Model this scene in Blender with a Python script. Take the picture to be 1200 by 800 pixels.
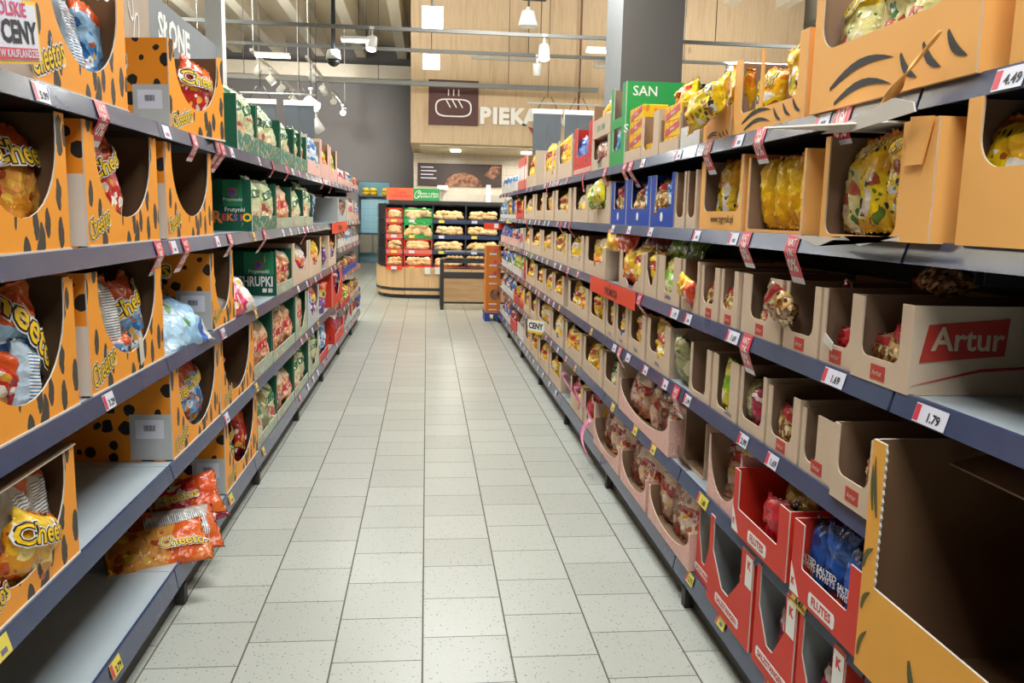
import bpy, math, random
from mathutils import Matrix, Vector
D = bpy.data
SC = bpy.context.scene
COL = SC.collection
for o in list(D.objects):
    D.objects.remove(o)
R = math.radians

# ------------------------------------------------------------------ camera, world, light, exposure
cam = D.objects.new('camera', D.cameras.new('camera'))
COL.objects.link(cam)
cam.data.sensor_width = 36
cam.data.lens = 29.22
cam.data.clip_start = 0.05
cam.data.clip_end = 200
cam.matrix_world = Matrix(((0.99465, -0.006863, -0.103075, 0), (-0.100855, 0.151434, -0.983309, 0),
                           (0.022358, 0.988444, 0.149931, 1.5), (0, 0, 0, 1)))
SC.camera = cam
w = D.worlds.new('world')
SC.world = w
w.use_nodes = True
w.node_tree.nodes['Background'].inputs[0].default_value = (0.9, 0.92, 1.0, 1)
w.node_tree.nodes['Background'].inputs[1].default_value = 0.35
SC.view_settings.view_transform = 'Standard'
SC.view_settings.look = 'None'
SC.view_settings.gamma = 1
SC.view_settings.use_curve_mapping = False
SC.view_settings.exposure = 0.1
LAMP_W = 70          # watts of one linear ceiling lamp
UP_W = 18            # upward light added to each lamp to brighten the ceiling
FLOOD_W = 700  # watts of each flood added for the fascia and bakery
LAMP_COL = (0.975, 1.0, 0.985)

# ------------------------------------------------------------------ materials
def lin(c):
    if isinstance(c, str):
        c = c.lstrip('#')
        c = [int(c[i:i + 2], 16) / 255 for i in (0, 2, 4)]
    return tuple(((x / 12.92) if x <= 0.04045 else ((x + 0.055) / 1.055) ** 2.4) for x in c[:3]) + (1,)

class NT:
    def __init__(s, name):
        s.m = D.materials.new(name); s.m.use_nodes = True
        s.t = s.m.node_tree; s.b = s.t.nodes['Principled BSDF']
    def n(s, typ, **kw):
        nd = s.t.nodes.new(typ)
        for k, v in kw.items(): setattr(nd, k, v)
        return nd
    def l(s, a, b): s.t.links.new(a, b)
    def math(s, op, a, b=None, c=None):
        nd = s.n('ShaderNodeMath', operation=op)
        for i, v in enumerate((a, b, c)):
            if v is None: continue
            if isinstance(v, (int, float)): nd.inputs[i].default_value = v
            else: s.l(v, nd.inputs[i])
        return nd.outputs[0]
    def mix(s, f, a, b):
        nd = s.n('ShaderNodeMix', data_type='RGBA')
        for i, v in ((0, f), (6, a), (7, b)):
            if isinstance(v, (int, float)): nd.inputs[i].default_value = v
            elif isinstance(v, tuple): nd.inputs[i].default_value = v
            else: s.l(v, nd.inputs[i])
        return nd.outputs[2]
    def noise(s, vec, scale, detail=2, dim=None):
        nd = s.n('ShaderNodeTexNoise'); nd.inputs['Scale'].default_value = scale; nd.inputs['Detail'].default_value = detail
        if vec is not None: s.l(vec, nd.inputs['Vector'])
        return nd.outputs[0]
    def vor(s, vec, scale, feat='F1'):
        nd = s.n('ShaderNodeTexVoronoi', feature=feat); nd.inputs['Scale'].default_value = scale
        if vec is not None: s.l(vec, nd.inputs['Vector'])
        return nd.outputs[0], nd.outputs[1]
    def ramp(s, fac, stops, const=False):
        nd = s.n('ShaderNodeValToRGB'); cr = nd.color_ramp
        cr.interpolation = 'CONSTANT' if const else 'LINEAR'
        while len(cr.elements) > 1: cr.elements.remove(cr.elements[-1])
        for i, (p, c) in enumerate(stops):
            e = cr.elements[0] if i == 0 else cr.elements.new(p)
            e.position = p; e.color = lin(c)
        s.l(fac, nd.inputs[0]); return nd.outputs[0]
    def map(s, vec, scale=(1, 1, 1), loc=(0, 0, 0), rot=(0, 0, 0)):
        nd = s.n('ShaderNodeMapping'); nd.inputs['Scale'].default_value = scale
        nd.inputs['Location'].default_value = loc; nd.inputs['Rotation'].default_value = rot
        s.l(vec, nd.inputs['Vector']); return nd.outputs[0]
    def coord(s, which='Object'):
        return s.n('ShaderNodeTexCoord').outputs[which]
    def bump(s, h, st=0.3, dist=0.002):
        nd = s.n('ShaderNodeBump'); nd.inputs['Strength'].default_value = st; nd.inputs['Distance'].default_value = dist
        s.l(h, nd.inputs['Height']); s.l(nd.outputs[0], s.b.inputs['Normal'])
    def fin(s, col=None, rough=0.5, metal=0, spec=0.5):
        if col is not None:
            if isinstance(col, (str,)): col = lin(col)
            if isinstance(col, tuple): s.b.inputs['Base Color'].default_value = col
            else: s.l(col, s.b.inputs['Base Color'])
        s.b.inputs['Roughness'].default_value = rough
        s.b.inputs['Metallic'].default_value = metal
        s.b.inputs['Specular IOR Level'].default_value = spec
        return s.m

_mc = {}
def plain(name, c, rough=0.5, metal=0, spec=0.5, var=0.06):
    if name in _mc: return _mc[name]
    t = NT(name)
    base = lin(c)
    nz = t.noise(t.coord('Object'), 9, 4)
    dark = tuple(x * (1 - var * 2) for x in base[:3]) + (1,)
    lite = tuple(min(1, x * (1 + var)) for x in base[:3]) + (1,)
    _mc[name] = t.fin(t.mix(nz, dark, lite), rough, metal, spec)
    return _mc[name]

def emit(name, c, st):
    t = NT(name)
    t.fin(c, 0.4)
    t.b.inputs['Emission Color'].default_value = lin(c)
    t.b.inputs['Emission Strength'].default_value = st
    return t.m

def cardboard(name, c, var=0.1, rough=0.8):
    t = NT(name); v = t.coord('Object')
    n1 = t.noise(t.map(v, (1, 1, 1)), 7, 4); n2 = t.noise(t.map(v, (40, 40, 400)), 3, 2)
    b = lin(c)
    c1 = tuple(x * (1 - var) for x in b[:3]) + (1,); c2 = tuple(min(1, x * (1 + var)) for x in b[:3]) + (1,)
    t.bump(n2, 0.12, 0.001)
    return t.fin(t.mix(n1, c1, c2), rough, 0, 0.25)

def spotted(name, base, spot, sc=(9, 9, 6), th=0.33):
    t = NT(name); v = t.coord('Object')
    nz = t.n('ShaderNodeTexNoise'); nz.inputs['Scale'].default_value = 28; t.l(v, nz.inputs['Vector'])
    va = t.n('ShaderNodeVectorMath', operation='MULTIPLY_ADD')
    t.l(nz.outputs[1], va.inputs[0]); va.inputs[1].default_value = (0.02, 0.02, 0.02); t.l(v, va.inputs[2])
    sx = t.n('ShaderNodeSeparateXYZ'); t.l(t.map(va.outputs[0], sc, (0.37, 0.2, 0.61)), sx.inputs[0]); cb = t.n('ShaderNodeCombineXYZ')
    t.l(t.math('ADD', sx.outputs[0], sx.outputs[1]), cb.inputs[0]); t.l(sx.outputs[2], cb.inputs[1])
    vo = t.n('ShaderNodeTexVoronoi', voronoi_dimensions='2D'); vo.inputs['Scale'].default_value = 1.0; t.l(cb.outputs[0], vo.inputs['Vector']); d, c = vo.outputs[0], vo.outputs[1]
    sp = t.n('ShaderNodeSeparateColor'); t.l(c, sp.inputs[0])
    thr = t.math('MULTIPLY_ADD', sp.outputs[0], th, 0.07)
    m = t.math('LESS_THAN', d, thr)
    return t.fin(t.mix(m, lin(base), lin(spot)), 0.55, 0, 0.35)

def printed(name, base, c2, c3, sc=60, zmax=1.0, th=0.32):
    "small printed figures over a flat colour"
    t = NT(name); v = t.coord('Object')
    d, c = t.vor(t.map(v, (1, 1, 0.6)), sc)
    sp = t.n('ShaderNodeSeparateColor'); t.l(c, sp.inputs[0])
    a = t.math('MULTIPLY', t.math('LESS_THAN', d, th), t.math('LESS_THAN', sp.outputs[0], 0.5))
    b = t.math('MULTIPLY', t.math('LESS_THAN', d, th), t.math('GREATER_THAN', sp.outputs[0], 0.75))
    col = t.mix(b, t.mix(a, lin(base), lin(c2)), lin(c3))
    return t.fin(col, 0.55, 0, 0.35)

def bagmat(name, stops, blobs=(), rough=0.24, lines=None, label=None):
    t = NT(name); g = t.coord('Generated'); ob = t.coord('Object')
    rnd = t.n('ShaderNodeObjectInfo').outputs['Random']
    sx = t.n('ShaderNodeSeparateXYZ'); t.l(g, sx.inputs[0])
    off = t.n('ShaderNodeCombineXYZ'); t.l(t.math('MULTIPLY', rnd, 7), off.inputs[0]); t.l(t.math('MULTIPLY', rnd, 3), off.inputs[1])
    va = t.n('ShaderNodeVectorMath', operation='ADD'); t.l(ob, va.inputs[0]); t.l(off.outputs[0], va.inputs[1])
    P0 = va.outputs[0]
    wn = t.n('ShaderNodeTexNoise'); wn.inputs['Scale'].default_value = 22; wn.inputs['Detail'].default_value = 2; t.l(P0, wn.inputs['Vector'])
    wv_ = t.n('ShaderNodeVectorMath', operation='MULTIPLY_ADD'); t.l(wn.outputs[1], wv_.inputs[0]); wv_.inputs[1].default_value = (.05, .05, .05); t.l(P0, wv_.inputs[2])
    P = wv_.outputs[0]
    nz = t.noise(P0, 11, 3)
    val = t.math('ADD', sx.outputs[2], t.math('MULTIPLY', t.math('SUBTRACT', nz, 0.5), 0.35))
    val = t.math('ADD', val, t.math('MULTIPLY', t.math('SUBTRACT', sx.outputs[0], 0.5), 0.18))
    col = t.ramp(val, stops, True)
    for (sc, th, zlo, zhi, c1, c2) in blobs:
        d, cc = t.vor(P, sc * 1.7)
        s2 = t.n('ShaderNodeSeparateColor'); t.l(cc, s2.inputs[0])
        inside = t.math('MULTIPLY', t.math('GREATER_THAN', val, zlo), t.math('LESS_THAN', val, zhi))
        m = t.math('MULTIPLY', t.math('LESS_THAN', d, th * 1.45), inside)
        bc = t.mix(t.math('GREATER_THAN', s2.outputs[1], 0.5), lin(c1), lin(c2))
        col = t.mix(m, col, bc)
    if label:
        lo, hi, bg, ink = label
        inx = t.math('LESS_THAN', t.math('ABSOLUTE', t.math('SUBTRACT', sx.outputs[0], 0.5)), 0.34)
        zz = t.math('ADD', sx.outputs[2], t.math('MULTIPLY', sx.outputs[0], -0.12))
        inz = t.math('MULTIPLY', t.math('GREATER_THAN', zz, lo - .06), t.math('LESS_THAN', zz, hi - .06))
        col = t.mix(t.math('MULTIPLY', inx, inz), col, lin(bg))
        d3, c3 = t.vor(t.map(g, (9, 1, 2.2)), 1.6)
        mid = t.math('LESS_THAN', t.math('ABSOLUTE', t.math('SUBTRACT', zz, (lo + hi) / 2 - .06)), (hi - lo) * .28)
        inx2 = t.math('LESS_THAN', t.math('ABSOLUTE', t.math('SUBTRACT', sx.outputs[0], 0.5)), 0.28)
        col = t.mix(t.math('MULTIPLY', t.math('MULTIPLY', mid, inx2), t.math('LESS_THAN', d3, .34)), col, lin(ink))
    if lines:
        wv = t.n('ShaderNodeTexWave', bands_direction='Z'); wv.inputs['Scale'].default_value = 38; wv.inputs['Distortion'].default_value = 0.3
        t.l(ob, wv.inputs['Vector'])
        inx = t.math('LESS_THAN', t.math('ABSOLUTE', t.math('SUBTRACT', sx.outputs[0], 0.5)), 0.24)
        inz = t.math('LESS_THAN', t.math('ABSOLUTE', t.math('SUBTRACT', sx.outputs[2], 0.5)), 0.34)
        box = t.math('MULTIPLY', inx, inz)
        col = t.mix(box, col, t.mix(t.math('GREATER_THAN', wv.outputs[1], 0.62), lin('#e8e6e0'), lin(lines)))
    cr = t.vor(P, 26)[0]
    hgt = t.math('ADD', t.math('MULTIPLY', cr, 0.9), t.math('MULTIPLY', t.noise(P0, 45, 3), 0.5))
    t.bump(hgt, 0.75, 0.010)
    return t.fin(col, rough, 0, 0.65)

BM = {}
def bm_(key, *a, **k): BM[key] = bagmat('foil_' + key, *a, **k)
W_ = '#e8e2d6'
bm_('red', [(0, '#8f1c20'), (.22, '#c42a26'), (.62, '#d8531f'), (.9, '#e0702c')], [(16, .32, .1, .55, '#e9a13a', '#f0e4d2')])
bm_('orange', [(0, '#d98a2a'), (.3, '#e79e4a'), (.6, '#dd5f20'), (.9, '#e2742e')], [(14, .3, .08, .5, '#f0c24a', '#b5531d')])
bm_('blue', [(0, '#6f9ecb'), (.5, '#9cc3e2'), (.72, '#dc5a26'), (.93, '#e2742e')], [(13, .34, .08, .6, '#e6eef4', '#2f6aa8'), (21, .28, .1, .5, '#b0582c', '#e9b04a')])
bm_('green', [(0, '#d5792a'), (.22, '#2c7536'), (.55, '#3a8a3c'), (.72, '#d8501f')], [(14, .32, .05, .5, '#e8a53a', '#efe6d0')])
bm_('gold', [(0, '#d8922a'), (.35, '#eab322'), (.72, '#f0c63a'), (.92, '#d9792a')], [(14, .3, .1, .6, '#f5dc86', '#c4561e')])
bm_('back', [(0, '#c5532a'), (.16, '#b9b4ac'), (.86, '#d0602a')], [], lines='#6a7685')
bm_('backblue', [(0, '#a9c6dd'), (.14, '#b7c9d8'), (.85, '#c9d4dd')], [], lines='#3e7fb6')
bm_('tiger', [(0, '#f2c41c'), (.2, '#f7d21c'), (.62, '#f4b71c'), (.84, '#ea8a20')], [(13, .3, .12, .62, '#b5582a', '#f4eee2'), (22, .26, .1, .5, '#5f7d2c', '#3a2a20')], label=(.74, .9, '#f6c81a', '#3a2a20'))
bm_('cornbag', [(0, '#d6c98a'), (.3, '#e2d78e'), (.75, '#f1cf2a')], [(15, .36, .02, .6, '#efe3bf', '#c85b4a'), (18, .24, .1, .7, '#4d7a34', '#e9dcb0')])
bm_('yellowplain', [(0, '#f3b714'), (.5, '#f8c818'), (.93, '#ec9a1c')], [])
bm_('cream', [(0, '#d9c9a0'), (.4, '#c9cf9c'), (.8, '#5f9462'), (.88, '#cdd4a8')], [(25, .36, .02, .45, '#e0a472', '#e6e2c0'), (8, .3, .28, .5, '#c8605a', '#d3d8ae')], label=(.6, .76, '#2f7046', '#e6e6da'))
bm_('peach', [(0, '#d6905f'), (.3, '#e2a27a'), (.74, '#dcbf9f'), (.9, '#9fbb9c')], [(26, .38, .0, .72, '#cf7a45', '#efc6a4')], label=(.44, .6, '#cf3540', '#f2e2d8'))
bm_('yellow', [(0, '#f0b814'), (.2, '#f7cf1a'), (.8, '#f4c41a')], [(14, .3, .1, .6, '#e98f1a', '#f7ead0'), (20, .22, .1, .7, '#c9342a', '#f7d23a')], label=(.58, .74, '#c23428', '#f7e8b0'))
bm_('yellowblue', [(0, '#1f4fa8'), (.38, '#f5c61a'), (.85, '#f0b41a')], [(16, .26, .1, .9, '#e8e2d0', '#f7dc4a')], label=(.6, .76, '#e8e2d0', '#c23428'))
bm_('yellowred', [(0, '#d8421f'), (.36, '#f0981c'), (.55, '#f5c81a')], [(16, .26, .1, .9, '#f2e6d0', '#e98a2a')])
bm_('pinkcream', [(0, '#d99a80'), (.25, '#e7bfa6'), (.55, '#b8352e'), (.72, '#edd3bf'), (.92, '#c89a86')], [(15, .34, .0, .5, '#c8794a', '#f2e2cf'), (19, .24, .3, .8, '#e8c03a', '#e8cdb8')])
bm_('cookie', [(0, '#b98a52'), (.55, '#c9a26a'), (.72, '#b5353a'), (.9, '#a58a6a')], [(22, .42, .0, .7, '#e0b36a', '#8a5a30'), (30, .3, .0, .7, '#efdcb0', '#6f4524')], rough=.15)
bm_('navy', [(0, '#1d4a94'), (.2, '#2258ad'), (.85, '#1b3f86')], [(14, .26, .1, .35, '#d9a45a', '#c98a3a')])
bm_('crimson', [(0, '#8e1f38'), (.3, '#a82444'), (.7, '#e6d9d6'), (.8, '#9a1f3c')], [(16, .2, .1, .6, '#d9c0b4', '#c8405a')])
bm_('chocyellow', [(0, '#d3a51a'), (.35, '#e0b41a'), (.7, '#c4941a')], [(9, .3, .1, .8, '#4a2c1a', '#e6bf3a')])
bm_('sky', [(0, '#3a92c8'), (.4, '#d9e8f0'), (.6, '#2f7fc4'), (.85, '#e4eef2')], [(15, .3, .1, .8, '#efe9df', '#1f5ba8')])
bm_('lime', [(0, '#d8d02a'), (.4, '#8fc43a'), (.7, '#f0e06a'), (.9, '#5a9c2c')], [(14, .3, .1, .7, '#f4ead0', '#d8742a')])
bm_('purple', [(0, '#7a3f9a'), (.3, '#9a58b0'), (.55, '#e0c04a'), (.75, '#d9552a')], [(15, .3, .1, .7, '#efe0d0', '#4a2f86')])
bm_('magenta', [(0, '#d9d4d0'), (.3, '#d42a6c'), (.6, '#e6e0dc'), (.9, '#c9c4c0')], [(13, .26, .2, .8, '#e8b42a', '#f0ece8')])
bm_('brown', [(0, '#7a4a34'), (.5, '#96654a'), (.8, '#6a3f2c')], [(15, .3, .0, .9, '#c9a184', '#a8402e')])
bm_('chips', [(0, '#4e7a2a'), (.4, '#6f9a34'), (.8, '#3f6a24')], [(15, .3, .0, .9, '#8fb04a', '#2f4f1c')])
bm_('olive', [(0, '#7f8258'), (.4, '#a8a678'), (.7, '#8f8a5a')], [(10, .24, .3, .8, '#d9d2a8', '#4e6a4a')])
bm_('crimsonplain', [(0, '#b81f2c'), (.6, '#c92a34')], [])

bm_('iceblue', [(0, '#b9c0c4'), (.18, '#a9cde6'), (.6, '#8fbfe2'), (.85, '#3f6ab8'), (.93, '#d9dde0')], [(7, .2, .2, .8, '#eef2f4', '#4f8a3a')])
BAGN_EXTRA = 1
M = {}
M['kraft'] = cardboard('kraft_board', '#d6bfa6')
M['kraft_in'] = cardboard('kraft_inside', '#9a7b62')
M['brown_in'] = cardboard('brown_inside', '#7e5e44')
M['paper_edge'] = cardboard('paper_edge', '#d6cfc4')
M['greyboard'] = cardboard('grey_board', '#b9bcbc')
M['cheeto'] = spotted('orange_spotted_print', '#f6a030', '#46403a', (15, 0, 6.2), .27)
M['cheeto_side'] = spotted('orange_round_spotted_print', '#f39526', '#2c2724', (0, 14, 13), .26)
M['tiger'] = cardboard('apricot_board', '#f7b766', .05, .6)
M['tigerdeep'] = cardboard('amber_board', '#f0ad48', .05, .6)
M['dgreen'] = cardboard('dark_green_board', '#17553f', 0.06, 0.55)
M['dgreenprint'] = printed('green_figure_print', '#3e7a66', '#e6b070', '#d9dcd4', 45)
M['palegreen'] = printed('pale_green_print', '#a9b59a', '#d9d9cc', '#c9605a', 40)
M['pinkprint'] = printed('pink_figure_print', '#e9b9ae', '#cf8f8a', '#f3d8cc', 70, th=.26)
M['blueb'] = cardboard('blue_board', '#1d4cb4', 0.05, 0.5)
M['redb'] = cardboard('red_board', '#d93a2a', 0.05, 0.5)
M['greenb'] = cardboard('bright_green_board', '#36a455', 0.05, 0.5)
M['whiteb'] = cardboard('white_board', '#dcdad4', 0.05, 0.5)
M['coral'] = cardboard('coral_board', '#dd7468', 0.05, 0.5)
M['blue_tray'] = plain('blue_tray', '#2a4a9c', 0.45)
M['text_black'] = plain('ink_black', '#1b1a1a', 0.6, var=0)
M['text_white'] = plain('ink_white', '#f2f2ee', 0.6, var=0)
M['text_yellow'] = plain('ink_yellow', '#f6c71e', 0.5, var=0)
M['text_red'] = plain('ink_red', '#c03a30', 0.6, var=0)
M['text_pink'] = plain('ink_pink', '#d8326c', 0.6, var=0)
M['text_blue'] = plain('ink_blue', '#3a4a86', 0.6, var=0)
M['text_teal'] = plain('ink_teal', '#4a9a8c', 0.6, var=0)
M['text_purple'] = plain('ink_purple', '#9a5ab0', 0.6, var=0)
M['text_orange'] = plain('ink_orange', '#e88a3a', 0.6, var=0)
M['rail'] = plain('price_rail_plastic', '#3c4868', 0.2, 0, 0.8, 0.1)
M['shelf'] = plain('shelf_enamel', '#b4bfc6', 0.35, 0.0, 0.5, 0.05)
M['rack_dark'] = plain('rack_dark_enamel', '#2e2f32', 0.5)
M['rack_back'] = plain('rack_back_enamel', '#242426', 0.6)
M['plinth'] = plain('plinth_dark', '#3a3632', 0.6)
M['tag_white'] = plain('tag_paper', '#dfe0ee', 0.35, var=0.02)
M['tag_yellow'] = plain('tag_yellow_paper', '#e9d95a', 0.4, var=0.02)
M['tag_pink'] = plain('tag_pink_paper', '#e6a3b4', 0.4, var=0.02)
M['vat_red'] = plain('strip_red', '#d1364a', 0.35, var=0.03)
M['promo'] = plain('promo_orange_red', '#f0431f', 0.4, var=0.02)
M['white'] = plain('white_enamel', '#e6e6e2', 0.4)
M['grey'] = plain('grey_enamel', '#a9adab', 0.4)
M['black'] = plain('black_steel', '#2a2b2e', 0.45)
M['lamp'] = emit('lamp_glow', '#fffdf6', 9)
M['lamp_hot'] = emit('spot_glow', '#fffdf6', 16)

# ------------------------------------------------------------------ mesh helpers
class MB:
    def __init__(s): s.v = []; s.f = []; s.m = []; s.sm = []
    def face(s, idx, m=0, sm=False): s.f.append(tuple(idx)); s.m.append(m); s.sm.append(sm)
    def box(s, x0, x1, y0, y1, z0, z1, m=0, mats=None):
        "mats: (x-, x+, y-, y+, z-, z+)"
        b = len(s.v)
        s.v += [(x0, y0, z0), (x1, y0, z0), (x1, y1, z0), (x0, y1, z0), (x0, y0, z1), (x1, y0, z1), (x1, y1, z1), (x0, y1, z1)]
        fs = ((0, 4, 7, 3), (1, 2, 6, 5), (0, 1, 5, 4), (3, 7, 6, 2), (0, 3, 2, 1), (4, 5, 6, 7))
        for i, f in enumerate(fs): s.face([b + k for k in f], mats[i] if mats else m)
        return s
    def prism(s, pts, y0, y1, m=0, mb=None, me=None, xf=None):
        "polygon in x,z (counter-clockwise seen from -y) extruded from y0 (front) to y1"
        mb = m if mb is None else mb; me = mb if me is None else me
        b = len(s.v); n = len(pts)
        q = [(p[0], y0, p[1]) for p in pts] + [(p[0], y1, p[1]) for p in pts]
        if xf: q = [xf(*p) for p in q]
        s.v += q
        s.face(range(b, b + n), m); s.face([b + n + i for i in reversed(range(n))], mb)
        for i in range(n):
            j = (i + 1) % n; s.face((b + j, b + i, b + n + i, b + n + j), me)
        return s
    def cyl(s, p0, p1, r0, r1=None, seg=12, m=0, cap=True):
        r1 = r0 if r1 is None else r1
        p0, p1 = Vector(p0), Vector(p1); d = (p1 - p0).normalized()
        a = d.orthogonal().normalized(); c = d.cross(a); b = len(s.v)
        for p, r in ((p0, r0), (p1, r1)):
            for i in range(seg):
                t = 2 * math.pi * i / seg
                s.v.append(tuple(p + a * math.cos(t) * r + c * math.sin(t) * r))
        for i in range(seg):
            j = (i + 1) % seg; s.face((b + i, b + j, b + seg + j, b + seg + i), m, True)
        if cap:
            s.face([b + i for i in reversed(range(seg))], m); s.face([b + seg + i for i in range(seg)], m)
        return s
    def mesh(s, name, mats):
        me = D.meshes.new(name); me.from_pydata([tuple(v) for v in s.v], [], s.f)
        for m in mats: me.materials.append(m)
        me.polygons.foreach_set('material_index', s.m); me.polygons.foreach_set('use_smooth', s.sm)
        me.update(); return me

def link(name, data, parent=None, loc=(0, 0, 0), rot=(0, 0, 0)):
    o = D.objects.new(name, data); COL.objects.link(o)
    o.location = loc; o.rotation_euler = rot
    if parent: o.parent = parent
    return o
def ob(name, mb, mats, parent=None, loc=(0, 0, 0), rot=(0, 0, 0)):
    if not isinstance(mats, (list, tuple)): mats = [mats]
    return link(name, mb.mesh(name, mats), parent, loc, rot)
def tag(o, label, cat, group=None):
    n = len(label.split())
    if n > 16 or n < 4: print('LABEL LENGTH', n, label)
    o['label'] = label; o['category'] = cat
    if group: o['group'] = group
    return o
def struct(o, label=None):
    o['kind'] = 'structure'
    if label: o['label'] = label
    return o
def empty(name, loc, rz=0):
    o = link(name, None, None, loc, (0, 0, rz)); o.empty_display_size = 0.05; return o

_tx = {}
def text_mesh(s, size, mats, offs=(0,), align='CENTER', shear=0, vcenter=True):
    "mats: list of materials from the bottom layer to the top one; offs: their outline offsets"
    key = (s, size, tuple(m.name for m in mats), tuple(offs), align, shear)
    if key in _tx: return _tx[key]
    V = []; F = []; MI = []
    for li, (m, of) in enumerate(zip(mats, offs)):
        cu = D.curves.new('t', 'FONT'); cu.body = s; cu.size = size; cu.align_x = align; cu.align_y = 'CENTER' if vcenter else 'BOTTOM'
        cu.offset = of * size; cu.shear = shear; cu.resolution_u = 2; cu.fill_mode = 'BOTH'; cu.space_line = 0.8
        o = D.objects.new('t', cu); COL.objects.link(o)
        dg = bpy.context.evaluated_depsgraph_get()
        me = D.meshes.new_from_object(o.evaluated_get(dg))
        b = len(V)
        V += [(v.co.x, v.co.y, v.co.z + 0.0006 * li) for v in me.vertices]
        for p in me.polygons: F.append(tuple(b + i for i in p.vertices)); MI.append(li)
        D.objects.remove(o); D.curves.remove(cu); D.meshes.remove(me)
    me = D.meshes.new('writing'); me.from_pydata(V, [], F)
    for m in mats: me.materials.append(m)
    me.polygons.foreach_set('material_index', MI); me.update()
    _tx[key] = me; return me
def text(s, size, mats, parent, loc, rot=(R(90), 0, 0), offs=None, name='writing', **k):
    if not isinstance(mats, (list, tuple)): mats = [mats]
    if offs is None: offs = (0.012,) if len(mats) == 1 else ((0.06, 0.015) if len(mats) == 2 else (0.1, 0.06, 0.015))
    return link(name, text_mesh(s, size, mats, offs, **k), parent, loc, rot)
LOGO = lambda: [M['text_white'], M['text_black'], M['text_yellow']]

# ------------------------------------------------------------------ room
def mat_floor():
    t = NT('floor_tile'); v = t.coord('Object'); sx = t.n('ShaderNodeSeparateXYZ'); t.l(v, sx.inputs[0])
    TW = 0.3042
    x = t.math('DIVIDE', t.math('ADD', sx.outputs[0], 0.004 + TW * 60), TW)
    ci = t.math('FLOOR', x); fx = t.math('FRACT', x)
    par = t.math('MULTIPLY', t.math('MODULO', ci, 2), 0.5)
    y = t.math('ADD', t.math('DIVIDE', t.math('SUBTRACT', sx.outputs[1], 2.492 - TW * 60), TW), par)
    fy = t.math('FRACT', y); ri = t.math('FLOOR', y)
    gw = 0.008
    ex = t.math('MINIMUM', fx, t.math('SUBTRACT', 1, fx)); ey = t.math('MINIMUM', fy, t.math('SUBTRACT', 1, fy))
    gm = t.math('MAXIMUM', t.math('LESS_THAN', ex, gw * 1.25), t.math('LESS_THAN', ey, gw * 0.9))
    cid = t.n('ShaderNodeCombineXYZ'); t.l(ci, cid.inputs[0]); t.l(ri, cid.inputs[1])
    wn = t.n('ShaderNodeTexWhiteNoise'); t.l(cid.outputs[0], wn.inputs[0])
    tint = t.mix(wn.outputs[0], lin('#b4b8b0'), lin('#bfc3bb'))
    tint = t.mix(t.math('MULTIPLY', t.noise(v, 1.3, 3), 0.25), tint, lin('#a9aaa1'))
    d, c = t.vor(v, 55); sp = t.n('ShaderNodeSeparateColor'); t.l(c, sp.inputs[0])
    m1 = t.math('MULTIPLY', t.math('LESS_THAN', d, 0.17), t.math('LESS_THAN', sp.outputs[0], 0.75))
    d2, c2 = t.vor(v, 130); m2 = t.math('LESS_THAN', d2, 0.17)
    spk = t.mix(t.math('MULTIPLY', m2, 0.6), t.mix(t.math('MULTIPLY', m1, 0.75), tint, lin('#54524b')), lin('#77756c'))
    col = t.mix(gm, spk, lin('#5d574d'))
    t.bump(t.math('SUBTRACT', 1, gm), 0.3, 0.002)
    t.l(t.math('MULTIPLY_ADD', gm, 0.4, 0.3), t.b.inputs['Roughness'])
    t.l(col, t.b.inputs['Base Color']); t.b.inputs['Specular IOR Level'].default_value = 0.45
    return t.m
def mat_wood(name, c1, c2, vert=True, sc=1.0):
    t = NT(name); v = t.coord('Object')
    s = (6 * sc, 6 * sc, 0.5 * sc) if vert else (0.6 * sc, 6 * sc, 6 * sc)
    n1 = t.noise(t.map(v, s), 1.6, 5); n2 = t.noise(t.map(v, tuple(x * 5 for x in s)), 1.2, 4)
    f = t.math('ADD', t.math('MULTIPLY', n1, 0.7), t.math('MULTIPLY', n2, 0.3))
    col = t.ramp(f, [(0.3, c2), (0.5, c1), (0.72, c2)])
    sx = t.n('ShaderNodeSeparateXYZ'); t.l(v, sx.inputs[0])
    kn = t.vor(t.map(v, (1.2 * sc, 1.2 * sc, 0.7 * sc)), 1.5)[0]
    col = t.mix(t.math('MULTIPLY', t.math('LESS_THAN', kn, 0.07), 0.35), col, lin('#8a6a48'))
    return t.fin(col, 0.55, 0, 0.3)
def mat_tiles(name, base, grout, tw, th, g=0.004):
    t = NT(name); v = t.coord('Object')
    br = t.n('ShaderNodeTexBrick'); br.offset = 0.5 if tw > th * 1.5 else 0; br.squash = 1
    br.inputs['Scale'].default_value = 1; br.inputs['Brick Width'].default_value = tw; br.inputs['Row Height'].default_value = th
    br.inputs['Mortar Size'].default_value = g; br.inputs['Color1'].default_value = lin(base); br.inputs['Color2'].default_value = lin(base)
    br.inputs['Mortar'].default_value = lin(grout); t.l(t.map(v, rot=(R(-90), 0, 0)), br.inputs['Vector'])
    return t.fin(br.outputs[0], 0.3)
M['wood'] = mat_wood('oak_panel', '#ccb494', '#b79d7c')
M['wood_dark'] = mat_wood('brown_wood', '#bf9c72', '#a5835a', False)
M['counter_wood'] = mat_wood('light_oak_front', '#d4b184', '#c09868')
M['wall_grey'] = plain('wall_paint_grey', '#777472', 0.8, 0, 0.2, 0.02)
M['ceil'] = plain('ceiling_concrete', '#d6c7ad', 0.85, 0, 0.2, 0.06)
M['beam'] = plain('beam_concrete', '#e6dcc8', 0.8, 0, 0.2, 0.04)

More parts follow.
